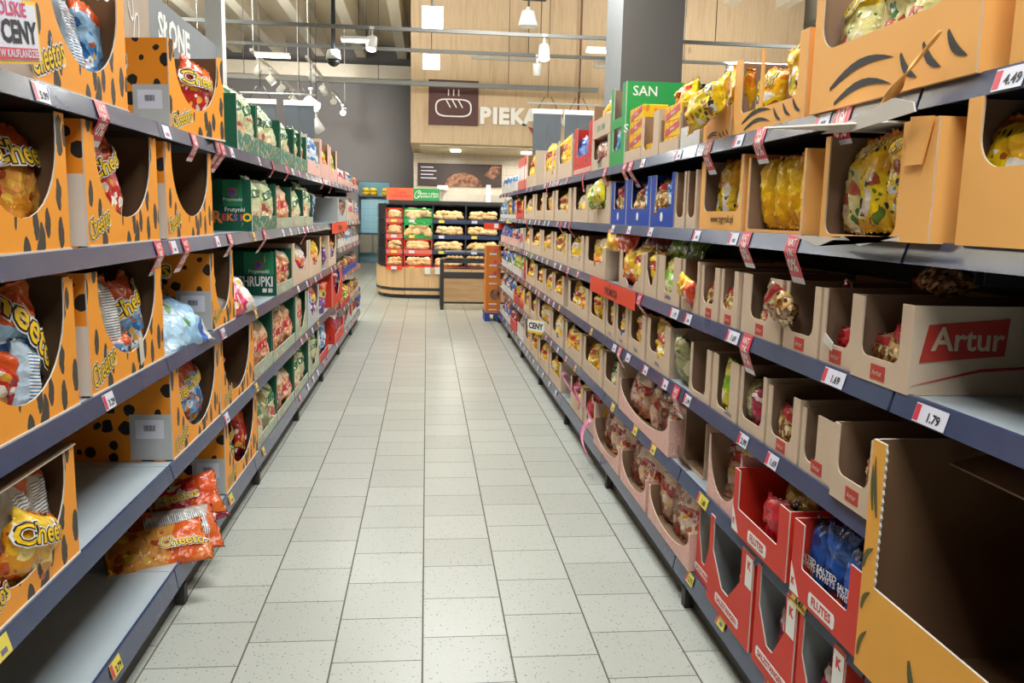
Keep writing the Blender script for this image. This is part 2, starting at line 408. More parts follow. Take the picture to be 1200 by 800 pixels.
def plane(name, x0, x1, y0, y1, z, mat, flip=False):
    mb = MB(); mb.v = [(x0, y0, z), (x1, y0, z), (x1, y1, z), (x0, y1, z)]
    mb.face((3, 2, 1, 0) if flip else (0, 1, 2, 3)); return ob(name, mb, mat)
struct(plane('floor', -14, 16, -5, 27, 0, mat_floor()))
mb = MB().box(-14, 16, -5, 27, 6.2, 6.4); struct(ob('ceiling', mb, M['ceil']))
struct(ob('wall_left', MB().box(-14.2, -14, -5, 27, 0, 6.4), M['wall_grey']))
struct(ob('wall_right', MB().box(16, 16.2, -5, 27, 0, 6.4), M['wall_grey']))
struct(ob('wall_rear', MB().box(-14, 16, -5.2, -5, 0, 6.4), M['wall_grey']))
mb = MB(); mb.box(-14, -2.0, 25, 25.3, 0, 6.2); mb.box(-2.0, -1.1, 25, 25.3, 2.38, 6.2); mb.box(-1.1, 16, 25, 25.3, 0, 6.2)
struct(ob('wall_front', mb, M['wall_grey']))
# tiled back room seen through the opening
mb = MB().box(-2.9, -0.2, 26.2, 26.35, 0, 2.0); struct(ob('wall_back_room', mb, mat_tiles('blue_tile', '#8fc3d0', '#6a9fb0', 0.2, 0.2)))
mb = MB().box(-2.9, -0.2, 26.2, 26.35, 2.0, 3.0); struct(ob('trim_1', mb, plain('teal_paint', '#6f969e', 0.7)))
beams = MB()
for k in range(-10, 14):
    xc = -0.72 + 1.12 * k
    mb = MB(); mb.prism([(xc - .12, 5.75), (xc + .12, 5.75), (xc + .2, 6.2), (xc - .2, 6.2)], -4.9, 24.4)
    struct(ob('trim_%d' % (k + 12), mb, M['beam']))
struct(ob('trim_40', MB().box(-13.9, -.4, 24.3, 24.75, 5.2, 5.55), M['beam']))
# gondola column
struct(ob('column', MB().box(1.50, 1.99, 6.62, 7.22, 0, 6.2, mats=(1, 0, 0, 0, 0, 0)),
          [plain('column_paint', '#7d7873', 0.8, 0, 0.2, 0.02), plain('column_paint_lit', '#7d8284')]))  # aisle-side face lighter: the light on it is put into the colour
# bakery fascia, its soffit and the tiled wall below
mb = MB(); mb.box(-.33, 7.6, 17, 20.5, 2.88, 6.19)
struct(ob('wall_bakery_fascia', mb, M['wood']))
mb = MB(); mb.box(-.15, 7.5, 17.15, 20.4, 2.84, 2.879)
struct(ob('trim_50', mb, plain('soffit_white', '#d9c8a8', 0.6)))
mb = MB().box(-.30, 7.6, 19.2, 19.4, 0, 2.84); struct(ob('wall_bakery', mb, mat_tiles('white_brick_tile', '#d0c4b0', '#b5a892', 0.36, 0.16, 0.006)))

from mathutils import noise as mnoise
# ------------------------------------------------------------------ shelving
PITCH = 1.43
LZ = [1.785, 1.384, 0.972, 0.578, 0.18]
LZ2 = [1.785, 1.395, 1.12, 0.80, 0.45, 0.18]
RZ = [1.777, 1.462, 1.142, 0.832, 0.512, 0.172]
ORD = ['top', 'second', 'third', 'fourth', 'fifth', 'sixth']
def oname(n):
    w_ = ['first', 'second', 'third', 'fourth', 'fifth', 'sixth', 'seventh', 'eighth', 'ninth', 'tenth', 'eleventh', 'twelfth', 'thirteenth',
          'fourteenth', 'fifteenth', 'sixteenth', 'seventeenth', 'eighteenth', 'nineteenth', 'twentieth']
    if n < 20: return w_[n]
    return ['twenty', 'thirty', 'forty'][(n + 1) // 10 - 2] + ('-' + w_[(n + 1) % 10 - 1] if (n + 1) % 10 else 'th')
def shelfname(side, row):
    nrow = len(LZ) if side == 'L' else len(RZ)
    if isinstance(row, str): return ORD[int(row[1])] + ' end-bay shelf'
    return ('bottom' if row == nrow - 1 else ORD[row]) + ' shelf'
RACK = {'L': 'left', 'R': 'right'}
def zof(side, row):
    if isinstance(row, str): return LZ2[int(row[1])]
    return (LZ if side == 'L' else RZ)[row]
FR = {'L': -0.9, 'R': 1.0}
SG = {'L': -1, 'R': 1}
RZT = {'L': R(90), 'R': R(-90)}

def shelf_mesh(wd, dp):
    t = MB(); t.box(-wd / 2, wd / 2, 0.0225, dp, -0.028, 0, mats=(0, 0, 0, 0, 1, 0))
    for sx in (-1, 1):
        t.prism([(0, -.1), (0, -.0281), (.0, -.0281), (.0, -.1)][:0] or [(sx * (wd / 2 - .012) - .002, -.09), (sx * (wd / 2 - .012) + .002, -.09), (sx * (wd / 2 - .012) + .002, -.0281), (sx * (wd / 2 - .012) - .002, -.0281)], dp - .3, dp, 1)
    return t
def rail_mesh(wd, hh):
    t = MB(); e = wd / 2 - .004
    prof = [(0.0, -hh), (0.013, 0.003), (0.022, 0.004), (0.022, -.002), (0.018, -.004), (0.006, -hh + .003), (0.010, -hh)]
    # profile in (y, z); the face leans back slightly
    b = []
    for x in (-e, e):
        b.append(len(t.v)); t.v += [(x, p[0], p[1]) for p in prof]
    n = len(prof)
    t.face([b[0] + i for i in range(n)]); t.face([b[1] + i for i in reversed(range(n))])
    for i in range(n):
        j = (i + 1) % n; t.face((b[0] + j, b[0] + i, b[1] + i, b[1] + j))
    return t
def rack_bay(side, y0, rows, railh, dp=.5, idx=0, skip=()):
    root = empty('shelf_rack', (FR[side], y0 + PITCH / 2, 0), RZT[side])
    bays = '%s bay from the camera' % oname(idx)
    tag(root, 'dark shelf rack with blue-grey price rails, %s on the %s' % (bays, RACK[side]), 'shelf rack', 'racks on the %s side of the aisle' % RACK[side])
    W = PITCH
    if ('back', dp) not in _mm: _mm[('back', dp)] = MB().box(-W / 2, W / 2, dp, dp + .02, .1, 2.0).mesh('back_panel', [M['rack_back']])
    link('back_panel', _mm[('back', dp)], root)
    if 'post' not in _mm: _mm['post'] = MB().box(-.02, .02, dp - .03, dp + .03, 0, 2.02).mesh('upright_post', [M['rack_dark']])
    for s in (-1, 1): link('upright_post', _mm['post'], root, (s * (W / 2 - .021), 0, 0))
    if 'plin' not in _mm: _mm['plin'] = MB().box(-W / 2, W / 2, .045, .06, 0, .11).box(-W / 2 + .1, -W / 2 + .14, .01, .045, 0, .08).mesh('plinth', [M['plinth']])
    link('plinth', _mm['plin'], root)
    for i, z in enumerate(rows):
        if i in skip: continue
        last = i == len(rows) - 1
        k = ('shelf', last)
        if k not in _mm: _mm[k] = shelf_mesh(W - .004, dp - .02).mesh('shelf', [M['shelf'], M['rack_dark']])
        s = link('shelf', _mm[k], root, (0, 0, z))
        hh = .07 if last else railh
        k = ('rail', hh)
        if k not in _mm: _mm[k] = rail_mesh(W, hh).mesh('price_rail', [M['rail']])
        link('price_rail', _mm[k], s)
    return root
_mm = {}
for i in range(7):
    y0 = 1.57 + PITCH * i
    rack_bay('L', y0, LZ2 if i >= 5 else LZ, .05, idx=i)
for i in range(8):
    y0 = .24 + 1.433 * i
    rack_bay('R', y0, RZ, .044, idx=i, skip=(3,) if i == 0 else ())

# ------------------------------------------------------------------ cartons
def front_pts(w, h, cut, pl, pr, wb, r):
    "outline in x,z of a front panel with a cut-out open at the top; w centred on 0"
    x0, x1 = -w / 2, w / 2
    a, b = x0 + pl, x1 - pr
    if cut == 'low': return [(x0, 0), (x1, 0), (x1, wb), (x0, wb)]
    n = 8; pts = [(x0, 0), (x1, 0), (x1, h), (b, h)]
    rx = min(r, (b - a) / 2); rz = min(r if cut != 'U' else (h - wb) * .8, h - wb)
    if cut == 'U': rx = (b - a) / 2
    if cut == 'V':
        pts += [(b, wb + (h - wb) * .45), (a + (b - a) * .62, wb), (a + (b - a) * .38, wb), (a, wb + (h - wb) * .45)]
    else:
        for i in range(n + 1):
            t = math.pi / 2 * i / n; pts.append((b - rx + rx * math.cos(t), wb + rz - rz * math.sin(t)))
        for i in range(n + 1):
            t = math.pi / 2 * i / n; pts.append((a + rx - rx * math.sin(t), wb + rz - rz * math.cos(t)))
    pts += [(a, h), (x0, h)]
    return pts

KIND = {  # outer, inner, cut, left post, right post, window bottom, corner radius, side height at the front, depth
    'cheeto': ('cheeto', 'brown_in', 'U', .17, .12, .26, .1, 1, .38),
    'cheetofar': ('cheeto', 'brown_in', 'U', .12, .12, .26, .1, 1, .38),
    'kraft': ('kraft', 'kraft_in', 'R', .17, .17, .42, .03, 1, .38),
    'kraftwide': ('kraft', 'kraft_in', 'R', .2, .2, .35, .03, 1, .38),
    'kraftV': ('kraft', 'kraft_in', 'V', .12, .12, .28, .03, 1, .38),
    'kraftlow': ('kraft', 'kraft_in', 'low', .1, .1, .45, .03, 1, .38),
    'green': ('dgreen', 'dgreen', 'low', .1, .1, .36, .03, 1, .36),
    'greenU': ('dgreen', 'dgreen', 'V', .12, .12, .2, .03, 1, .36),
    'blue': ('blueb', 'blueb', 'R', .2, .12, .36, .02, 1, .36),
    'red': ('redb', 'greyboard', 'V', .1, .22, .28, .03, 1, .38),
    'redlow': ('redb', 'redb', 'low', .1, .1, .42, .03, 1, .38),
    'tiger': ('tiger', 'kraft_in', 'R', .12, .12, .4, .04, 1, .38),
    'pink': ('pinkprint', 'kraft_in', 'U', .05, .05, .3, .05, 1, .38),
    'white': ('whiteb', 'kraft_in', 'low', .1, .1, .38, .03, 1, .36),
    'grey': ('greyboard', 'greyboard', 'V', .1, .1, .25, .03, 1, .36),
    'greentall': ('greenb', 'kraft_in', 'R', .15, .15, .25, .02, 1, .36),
}
COUNT = {}
CART = []
def world_of(root, x, y, z):
    c, s = math.cos(root.rotation_euler.z), math.sin(root.rotation_euler.z)
    return Vector((root.location.x + x * c - y * s, root.location.y + x * s + y * c, root.location.z + z))

def carton_at(side, row, y0, y1, kind, h, desc, d=.02, rot=0, dz=0, dp=None, lid=False, **kw):
    w = abs(y1 - y0) - .006
    o, i_, cut, pl, pr, wb, r, sf, dpp = KIND[kind]
    dp = dp or dpp; pl = kw.get('pl', pl); pr = kw.get('pr', pr); wb = kw.get('wb', wb); cut = kw.get('cut', cut); r = kw.get('r', r)
    z = zof(side, row) + dz + .001
    root = empty('snack_carton', (FR[side] + SG[side] * d, (y0 + y1) / 2, z), RZT[side] + R(rot))
    t = .004
    near = -1 if side == 'L' else 1
    dp = min(dp, .46)
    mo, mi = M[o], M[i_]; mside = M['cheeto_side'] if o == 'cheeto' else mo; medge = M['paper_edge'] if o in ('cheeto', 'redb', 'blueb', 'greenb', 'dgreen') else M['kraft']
    b = MB()
    x0, x1 = -w / 2, w / 2
    b.box(x0, x1, t + .0002, dp, 0, t, mats=(0, 0, 0, 0, 0, 1))
    b.box(x0, x1, dp - t, dp, t, h, mats=(0, 0, 1, 0, 0, 2))
    hs = kw.get('side_h', h)   # height of the side walls at the front
    for s in (-1, 1):
        xa, xb = (x0, x0 + t) if s < 0 else (x1 - t, x1)
        n0 = len(b.v)
        prof = [(t + .0002, t), (dp - t, t), (dp - t, h), (kw.get('side_y', .0) + t + .0002, hs if not kw.get('side_y') else h)]
        if kw.get('side_y'): prof.append((t + .0002, hs))
        n = len(prof)
        b.v += [(xa, p[0], p[1]) for p in prof] + [(xb, p[0], p[1]) for p in prof]
        b.face([n0 + k for k in reversed(range(n))], 0 if s < 0 else 1); b.face([n0 + n + k for k in range(n)], 1 if s < 0 else 0)
        for k in range(n):
            j = (k + 1) % n; b.face((n0 + k, n0 + j, n0 + n + j, n0 + n + k), 2)
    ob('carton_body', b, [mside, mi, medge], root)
    hf = kw.get('hf', h)
    f = MB().prism(front_pts(w, hf, cut, pl * w, pr * w, wb * h, min(r, .3 * w)), 0, t, 0, 1, 2)
    fm = M[kw.get('fmat', o)]
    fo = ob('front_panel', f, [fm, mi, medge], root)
    if o == 'cheeto': ob('base_edge', MB().box(x0, x1, -.004, -.0003, 0, .007), M['paper_edge'], root)
    if kw.get('bar'):   # closed window: a strip along the top
        ob('top_strip', MB().box(x0 + pl * w, x1 - pr * w, 0, t, h * (1 - kw['bar']), h), [mo], root)
    if lid:
        ob('lid_flap', MB().box(x0, x1, 0.002, dp, h + .0005, h + .004, mats=(1, 1, 1, 1, 1, 0)), [M['kraft_in'], M['paper_edge']], root, rot=(R(1.5), 0, 0))
    if kw.get('posts'):   # inner dividers
        for fx in kw['posts']:
            x = x0 + fx * w
            ob('divider', MB().box(x - .012, x + .012, .001, t + .001, wb * h, h, mats=(0, 0, 0, 1, 0, 2)), [mo, mi, M['paper_edge']], root)
    c = dict(root=root, side=side, row=row, y0=y0, y1=y1, w=w, h=h, dp=dp, kind=kind, desc=desc, near=near, bags=[], front=fo)
    CART.append(c)
    return c

# ---- writing and stickers on a carton
def on_front(c, s, size, mats, x, z, tilt=0, **k):
    return text(s, size, mats, c['root'], (x, -.0012, z), (R(90), -R(tilt) if False else 0, 0) if not tilt else (R(90), R(-tilt), 0), **k)
def side_rot(c): return (R(90), 0, R(-90) if c['side'] == 'L' else R(90))
def on_side(c, s, size, mats, y, z, **k):
    x = (-c['w'] / 2 - .0012) if c['side'] == 'L' else (c['w'] / 2 + .0012)
    return text(s, size, mats, c['root'], (x, y, z), side_rot(c), **k)
def side_patch(c, y0, y1, z0, z1, mat, name='print_panel', off=.0008):
    x = (-c['w'] / 2 - off) if c['side'] == 'L' else (c['w'] / 2 + off)
    xs = sorted((x, x + (.0006 if c['side'] == 'L' else -.0006)))
    return ob(name, MB().box(xs[0], xs[1], y0, y1, z0, z1), mat, c['root'])
def front_patch(c, x0, x1, z0, z1, mat, name='print_panel', off=.0008):
    return ob(name, MB().box(x0, x1, -off, -off + .0006, z0, z1), mat, c['root'])
def barcode(c, y0, y1, z0, z1):
    side_patch(c, y0, y1, z0, z1, M['tag_white'], 'address_sticker', .0016)
    mb = MB(); rnd = random.Random(5); y = y0 + .3 * (y1 - y0); x = (-c['w'] / 2 - .0020) if c['side'] == 'L' else (c['w'] / 2 + .0020)
    zz0, zz1 = z0 + .4 * (z1 - z0), z0 + .72 * (z1 - z0)
    while y < y0 + .7 * (y1 - y0):
        w_ = rnd.uniform(.0006, .002); mb.box(min(x, x * .9999), max(x, x * .9999) + .0003, y, y + w_, zz0, zz1); y += w_ + rnd.uniform(.0008, .0016)
    ob('barcode', mb, M['text_black'], c['root'])

# ------------------------------------------------------------------ bags
_bags = {}
def bagT(u, v):
    "half thickness factor of a filled pillow bag, u across 0..1, v up 0..1"
    a = max(0.0, 1 - abs(2 * u - 1) ** 2.2) ** .75
    vv = min(1, max(0, (v - .05) / .9))
    b = max(0.0, 1 - abs(2 * vv - 1) ** 3.2) ** .6
    return a * b
def bag_mesh(w, h, t, seed, mat):
    key = (round(w, 2), round(h, 2), round(t, 2), seed, mat.name)
    if key in _bags: return _bags[key]
    rn = random.Random(seed * 7 + 1); ph = [rn.uniform(0, 6.28) for _ in range(8)]
    nu, nv = 16, 22; mb = MB(); idx = {}
    sk = rn.uniform(-.06, .06)
    for s in (-1, 1):
        for j in range(nv + 1):
            v = j / nv
            for i in range(nu + 1):
                u = i / nu
                edge = i in (0, nu) or j in (0, nv)
                if s == 1 and edge: idx[(s, i, j)] = idx[(-1, i, j)]; continue
                T = bagT(u, v)
                pinch = 1 - .09 * math.sin(math.pi * v) * (1 - .6 * abs(2 * v - 1))
                x = (u - .5) * w * pinch + sk * w * (v - .5) ** 2 * 2
                ed = max(abs(2 * v - 1) ** 4, abs(2 * u - 1) ** 5)
                wr = math.sin(u * 9 + v * 7 + ph[0] + s) * math.sin(v * 11 - u * 5 + ph[1]) * .16 + math.sin(u * 23 + ph[2]) * ed * .5
                wr += math.sin(u * 17 + v * 19 + ph[5]) * .07
                y = s * t / 2 * (T * (1 + wr * .55)) + math.sin(u * 8 + ph[3]) * t * .10 * abs(2 * v - 1) ** 4
                y += math.sin(v * 4 + ph[4]) * t * .08
                if not edge:
                    pv = Vector((u * 3.2 + seed * 9.1, v * 4.2, s * 2.7))
                    y += t * .34 * (abs(mnoise.noise(pv)) - .22) * (.35 + .65 * ed + .3) - s * t * .10 * abs(mnoise.noise(pv * 2.3))
                    x += w * .03 * mnoise.noise(pv * 1.4 + Vector((5, 0, 0)))
                z = v * h * (1 - .015 * math.sin(u * 7 + ph[6])) - (.012 * h * math.sin(math.pi * u) if v > .98 else 0)
                if j in (0, nv) and i % 2: z += (-.006 if j else .006)
                idx[(s, i, j)] = len(mb.v); mb.v.append((x, y, z))
    for s in (-1, 1):
        for j in range(nv):
            for i in range(nu):
                q = [idx[(s, i, j)], idx[(s, i + 1, j)], idx[(s, i + 1, j + 1)], idx[(s, i, j + 1)]]
                if s == 1: q.reverse()
                if len(set(q)) >= 3: mb.face(q, 0, True)
    me = mb.mesh('snack_bag', [mat]); _bags[key] = me; return me

BAGN = {'iceblue': 'ice blue bag', 'red': 'red and orange puff bag', 'orange': 'orange puff bag', 'blue': 'pale blue puff bag', 'green': 'green and orange puff bag', 'gold': 'golden puff bag',
        'back': 'orange puff bag turned backwards', 'backblue': 'pale blue bag turned backwards', 'tiger': 'yellow corn-puff bag', 'cornbag': 'large yellow-topped puff bag',
        'yellowplain': 'plain yellow bag', 'cream': 'cream and green puff bag', 'peach': 'peach puff bag', 'yellow': 'bright yellow bag', 'yellowblue': 'yellow and blue bag',
        'yellowred': 'yellow and red bag', 'pinkcream': 'cream bag with red band', 'cookie': 'clear snack bag', 'navy': 'blue pretzel bag', 'crimson': 'crimson pretzel bag',
        'chocyellow': 'yellow flutes bag', 'sky': 'sky blue bag', 'lime': 'lime green bag', 'purple': 'purple and yellow bag', 'magenta': 'magenta and white bag',
        'brown': 'brown snack bag', 'chips': 'green chips bag', 'olive': 'olive bag', 'crimsonplain': 'plain red bag'}
def bag_logo(o, s, size, w, h, t, mats, z, tilt=0, x=0, offs=None, align='CENTER'):
    base = text_mesh(s, size, mats, offs or ((0.1, .06, .015) if len(mats) == 3 else (.012,)), align)
    me = base.copy(); c, sn = math.cos(R(tilt)), math.sin(R(tilt))
    for v in me.vertices:
        px, pz, k = v.co.x * c - v.co.y * sn + x, v.co.x * sn + v.co.y * c + z, v.co.z
        u = min(1, max(0, px / w + .5)); vv = min(1, max(0, pz / h))
        v.co = (px, -t / 2 * bagT(u, vv) * 1.12 - .007 - k, pz)
    return link('logo', me, o)

def put_bag(c, fl, fx, h=.26, w=.19, t=.07, tilt=0, lean=8, y=None, dz=0, seed=None, logo=None, yaw=0, lt=(0, .72, 8)):
    rn = random.Random(len(CART) * 31 + int(fx * 100) + len(c['bags']) * 7)
    seed = rn.randint(0, 5) if seed is None else seed
    y = t * .62 + .012 if y is None else y
    me = bag_mesh(w, h, t, seed, BM[fl])
    x = (fx - .5) * c['w']
    if c['side'] == 'R': x = -x          # fx always runs from the near end to the far end
    p = world_of(c['root'], x, y, .012 + dz)
    o = link('snack_bag', me, None, p, (R(-lean), R(tilt), 0))
    o.rotation_euler = (Matrix.Rotation(c['root'].rotation_euler.z + R(yaw), 3, 'Z') @ Matrix.Rotation(R(-lean), 3, 'X') @ Matrix.Rotation(R(tilt), 3, 'Y')).to_euler()
    if logo:
        s, size, mats = logo
        bag_logo(o, s, size, round(w, 2), round(h, 2), round(t, 2), mats, h * lt[1], lt[2], lt[0])
    c['bags'].append((o, fl, fx))
    return o
def fill(c, fl, n, h=None, w=None, t=.07, **k):
    rn = random.Random(len(CART) * 13 + n)
    fls = fl if isinstance(fl, (list, tuple)) else [fl]
    ww = w or min(.3, c['w'] * 1.0 / n); hh = h or c['h'] * .86; far = (c['y0'] + c['y1']) / 2 > 3.4
    if far: t = max(t, .1); ww = min(.42, max(ww, c['w'] / n)); hh = max(hh, c['h'] * .9)
    if far and ww * n < c['w'] * .8: n = max(n, round(c['w'] / ww))
    for i in range(n):
        put_bag(c, fls[i % len(fls)], (i + .5) / n, h=hh * rn.uniform(.92, 1.08), w=ww * rn.uniform(.95, 1.04), t=t,
                tilt=rn.uniform(-7, 7), lean=rn.uniform(0, 7) if far else rn.uniform(3, 12), y=t * .42 + .006 if far else t * .5 + .012 + rn.uniform(0, .02), **k)

def loose(side, row, y, d, fl, w, h, t, label, up=(0, 0, 1), face=None, dz=0, logo=None, seed=1, group=None, lt=(0, .7, 0)):
    "a bag lying by itself: up = where its top points, face = where its printed front looks"
    face = Vector(face or (-SG[side], 0, 0)).normalized(); U = Vector(up).normalized(); Yv = -face; X_ = Yv.cross(U).normalized(); Yv = U.cross(X_).normalized()
    o = link('snack_bag', bag_mesh(w, h, t, seed, BM[fl]), None, (FR[side] + SG[side] * d, y, zof(side, row) + dz))
    o.rotation_euler = Matrix((X_, Yv, U)).transposed().to_euler()
    if logo: bag_logo(o, logo[0], logo[1], round(w, 2), round(h, 2), round(t, 2), logo[2], h * lt[1], lt[2], lt[0])
    return tag(o, label, 'snack bag', group)

# ------------------------------------------------------------------ price tags, hanging strips, flags
TAGS = []
def price_tag(side, row, y, kind='white', price=None, w=.062):
    if y < 4.5: w *= 1.25
    z = zof(side, row)
    hh = .04 if side == 'R' else .046
    root = empty('price_tag', (FR[side] - SG[side] * .0012, y, z - hh - .001), RZT[side])
    root.rotation_euler = (Matrix.Rotation(RZT[side], 3, 'Z') @ Matrix.Rotation(R(-15), 3, 'X')).to_euler()
    m = {'white': M['tag_white'], 'yellow': M['tag_yellow'], 'pink': M['tag_pink'], 'lilac': M['tag_white']}[kind]
    ob('paper', MB().box(-w / 2, w / 2, -.0006, .0002, 0, hh), m, root)
    if kind in ('white', 'yellow'):
        ob('corner_mark', MB().box(-w / 2 + .001, -w / 2 + .018, -.0010, -.0007, .003, hh - .003), M['vat_red'], root)
        if price: text(price, .026, M['text_black'], root, (.012, -.0014, .016), offs=(.03,), name='price')
        else: ob('price', MB().box(-.004, .022, -.0010, -.0007, .008, .02), plain('tag_ink_grey', '#6f7088', 0.6), root)
    else:
        ob('price', MB().box(-w / 4, w / 4, -.0010, -.0007, .008, .02), plain('tag_ink_rose', '#b86a90', 0.6), root)
    TAGS.append((side, row, y, root, {'white': 'white price tag with red corner', 'yellow': 'yellow price tag', 'pink': 'pink price tag', 'lilac': 'pale price tag'}[kind]))
    return root
STRIPS = []
def strip_y(q, curl): return -.29 * q if q < .048 else -.014 + (q - .048) * (curl * .7 + .32)
def strip_mesh(w, L, curl, seed=0):
    mb = MB(); n = 8; L0 = .012; rn = random.Random(seed); tw = rn.uniform(-.05, .05)
    P = []
    for i in range(n + 1):
        s = i / n; z = -s * L; y = strip_y(-z, curl)
        P.append((y, z, tw * s))
    for (y, z, k) in P:
        mb.v += [(-w / 2 + k * w, y, z), (w / 2 + k * w, y, z)]
    for (y, z, k) in P:
        mb.v += [(-w / 2 + k * w, y + .0006, z), (w / 2 + k * w, y + .0006, z)]
    o = 2 * (n + 1)
    for i in range(n):
        mi = 1 if i >= n - 1 else 0
        mb.face((2 * i + 2, 2 * i + 3, 2 * i + 1, 2 * i), mi); mb.face((o + 2 * i, o + 2 * i + 1, o + 2 * i + 3, o + 2 * i + 2), mi)
        mb.face((2 * i, o + 2 * i, o + 2 * i + 2, 2 * i + 2), mi); mb.face((2 * i + 1, 2 * i + 3, o + 2 * i + 3, o + 2 * i + 1), mi)
    return mb
def vat_strip(side, row, y, L=.115, w=.052, curl=.5, writing=True, yaw=0, white_end=True, top=.0):
    z = zof(side, row) + top
    root = empty('hanging_strip', (FR[side] + SG[side] * .0105, y, z + .004), RZT[side] + R(yaw))
    k = ('strip', w, L, curl, white_end)
    if k not in _mm: _mm[k] = strip_mesh(w, L, curl).mesh('plastic_strip', [M['vat_red'], M['tag_white'] if white_end else M['vat_red']])
    link('plastic_strip', _mm[k], root)
    if writing:
        def curved(s, size, z0):
            me = text_mesh(s, size, [M['text_white']], (.02,)).copy()
            for v in me.vertices:
                zz = v.co.y + z0; y_ = strip_y(-zz, curl)
                v.co = (v.co.x, y_ - .0012, zz)
            link('writing', me, root)
        curved('VAT', w * .36, -L * .17); curved('VMI', w * .36, -L * .37); curved('0%', w * .62, -L * .64)
    STRIPS.append((side, row, y, root))
    return root

# ================================================================== LEFT RACK
LG = LOGO()
CH = 'Cheetos'
def cheeto_logo(c, near=.16, z=.055, size=.062):
    x = (-.5 + near) * c['w'] if c['side'] == 'L' else (.5 - near) * c['w']
    o = on_front(c, CH, size * 1.1, LG, x, z + .01, tilt=18, name='logo'); o.scale = (.68, 1.15, 1)
def cheeto_side(c, label=True, y=.16, slot=True):
    on_side(c, CH, .1, LG, .34, .265, name='logo')
    if label:
        side_patch(c, .0045, .15, .005, .175, M['greyboard'], 'plain_panel')
        barcode(c, .03, .13, .085, .155)
    if slot: side_patch(c, .2, .26, .18, .205, M['text_black'], 'hand_slot')
RD = 'orange black-spotted carton'
# top shelf
c = carton_at('L', 0, 1.32, 1.90, 'cheeto', .33, RD); fill(c, 'red', 3, .28, .19); cheeto_logo(c)
c = carton_at('L', 0, 2.122, 2.755, 'cheeto', .35, RD, pl=.16, pr=.09, wb=.22)
cheeto_logo(c, .13, .06, .075); on_front(c, CH, .15, LG, -.06, .315, tilt=10, name='logo')
side_patch(c, .0045, .1, .005, .2, M['paper_edge'], 'plain_panel')
put_bag(c, 'blue', .32, .31, .22, .08, tilt=-6, lean=6); put_bag(c, 'backblue', .58, .28, .15, .07, tilt=2, lean=8); put_bag(c, 'blue', .82, .3, .17, .08, tilt=8, lean=6, seed=2)
c = carton_at('L', 0, 3.36, 3.80, 'cheetofar', .345, RD, d=.022, rot=-13.5, wb=.3, pl=.1, pr=.12, dp=.44)
cheeto_logo(c, .2, .05, .06); cheeto_side(c)
put_bag(c, 'red', .55, .3, .25, .1, tilt=10, lean=0, logo=(CH, .075, LG), y=.05)
put_bag(c, 'orange', .3, .24, .16, .07, tilt=-4, lean=12, y=.16)
GD = 'dark green puff carton'
for (a, b, k, n) in ((4.278, 4.758, 'green', 2), (4.781, 5.486, 'green', 2), (5.517, 6.037, 'green', 1), (6.075, 6.357, 'green', 1), (6.378, 6.667, 'green', 1)):
    c = carton_at('L', 0, a, b, k, .27, GD, fmat='dgreenprint'); fill(c, 'cream', n, .29, .24, .08)
c = carton_at('L', 0, 6.714, 7.450, 'white', .3, 'white and pink carton', fmat='pinkprint'); fill(c, 'sky', 2, .28, .22)
c = carton_at('L', 0, 7.479, 8.154, 'kraft', .33, 'kraft carton with pink print', fmat='pinkprint', wb=.4); fill(c, 'yellowred', 2, .28, .22)
c = carton_at('L', 0, 8.189, 8.840, 'kraft', .32, 'kraft carton with pink print', fmat='pinkprint', wb=.4); fill(c, 'lime', 2, .28, .22)
c = carton_at('L', 0, 8.923, 9.754, 'kraftlow', .16, 'low pink-printed tray', fmat='pinkprint'); fill(c, 'magenta', 3, .17, .2)
c = carton_at('L', 0, 9.805, 10.637, 'kraftlow', .16, 'low pink-printed tray', fmat='pinkprint'); fill(c, ['sky', 'pinkcream'], 3, .17, .25)
c = carton_at('L', 0, 10.697, 11.554, 'kraftlow', .14, 'low pink-printed tray', fmat='pinkprint'); fill(c, ['crimsonplain', 'pinkcream'], 3, .15, .3)
# promo card clipped on the top rail
r = empty('promo_card', (-.872, 1.931, 1.795), R(90)); r.rotation_euler = (Matrix.Rotation(R(90), 3, 'Z') @ Matrix.Rotation(R(-9), 3, 'Y')).to_euler(); tag(r, 'white and yellow price promotion card standing over the left rack top rail', 'promotion card')
ob('card', MB().prism([(-.13, 0), (.13, .0), (.13, .13), (.07, .13), (.07, .17), (-.13, .17)], -.002, .0), M['text_yellow'], r)
ob('card_face', MB().prism([(-.125, .006), (.12, .006), (.12, .122), (.06, .122), (.06, .162), (-.125, .162)], -.0035, -.0022), M['tag_white'], r)
text('DAWOE', .036, M['text_pink'], r, (.0, -.0045, .143), offs=(.02,)); text('POLSKIE', .04, M['text_pink'], r, (0, -.0045, .108), offs=(.02,))
text('CENY', .062, M['text_black'], r, (.03, -.0045, .062), offs=(.04,))
ob('red_band', MB().box(-.11, .11, -.0045, -.0037, .008, .032), M['vat_red'], r); text('W KAUFLANDZIE', .022, M['tag_white'], r, (.02, -.0052, .02), offs=(.02,))

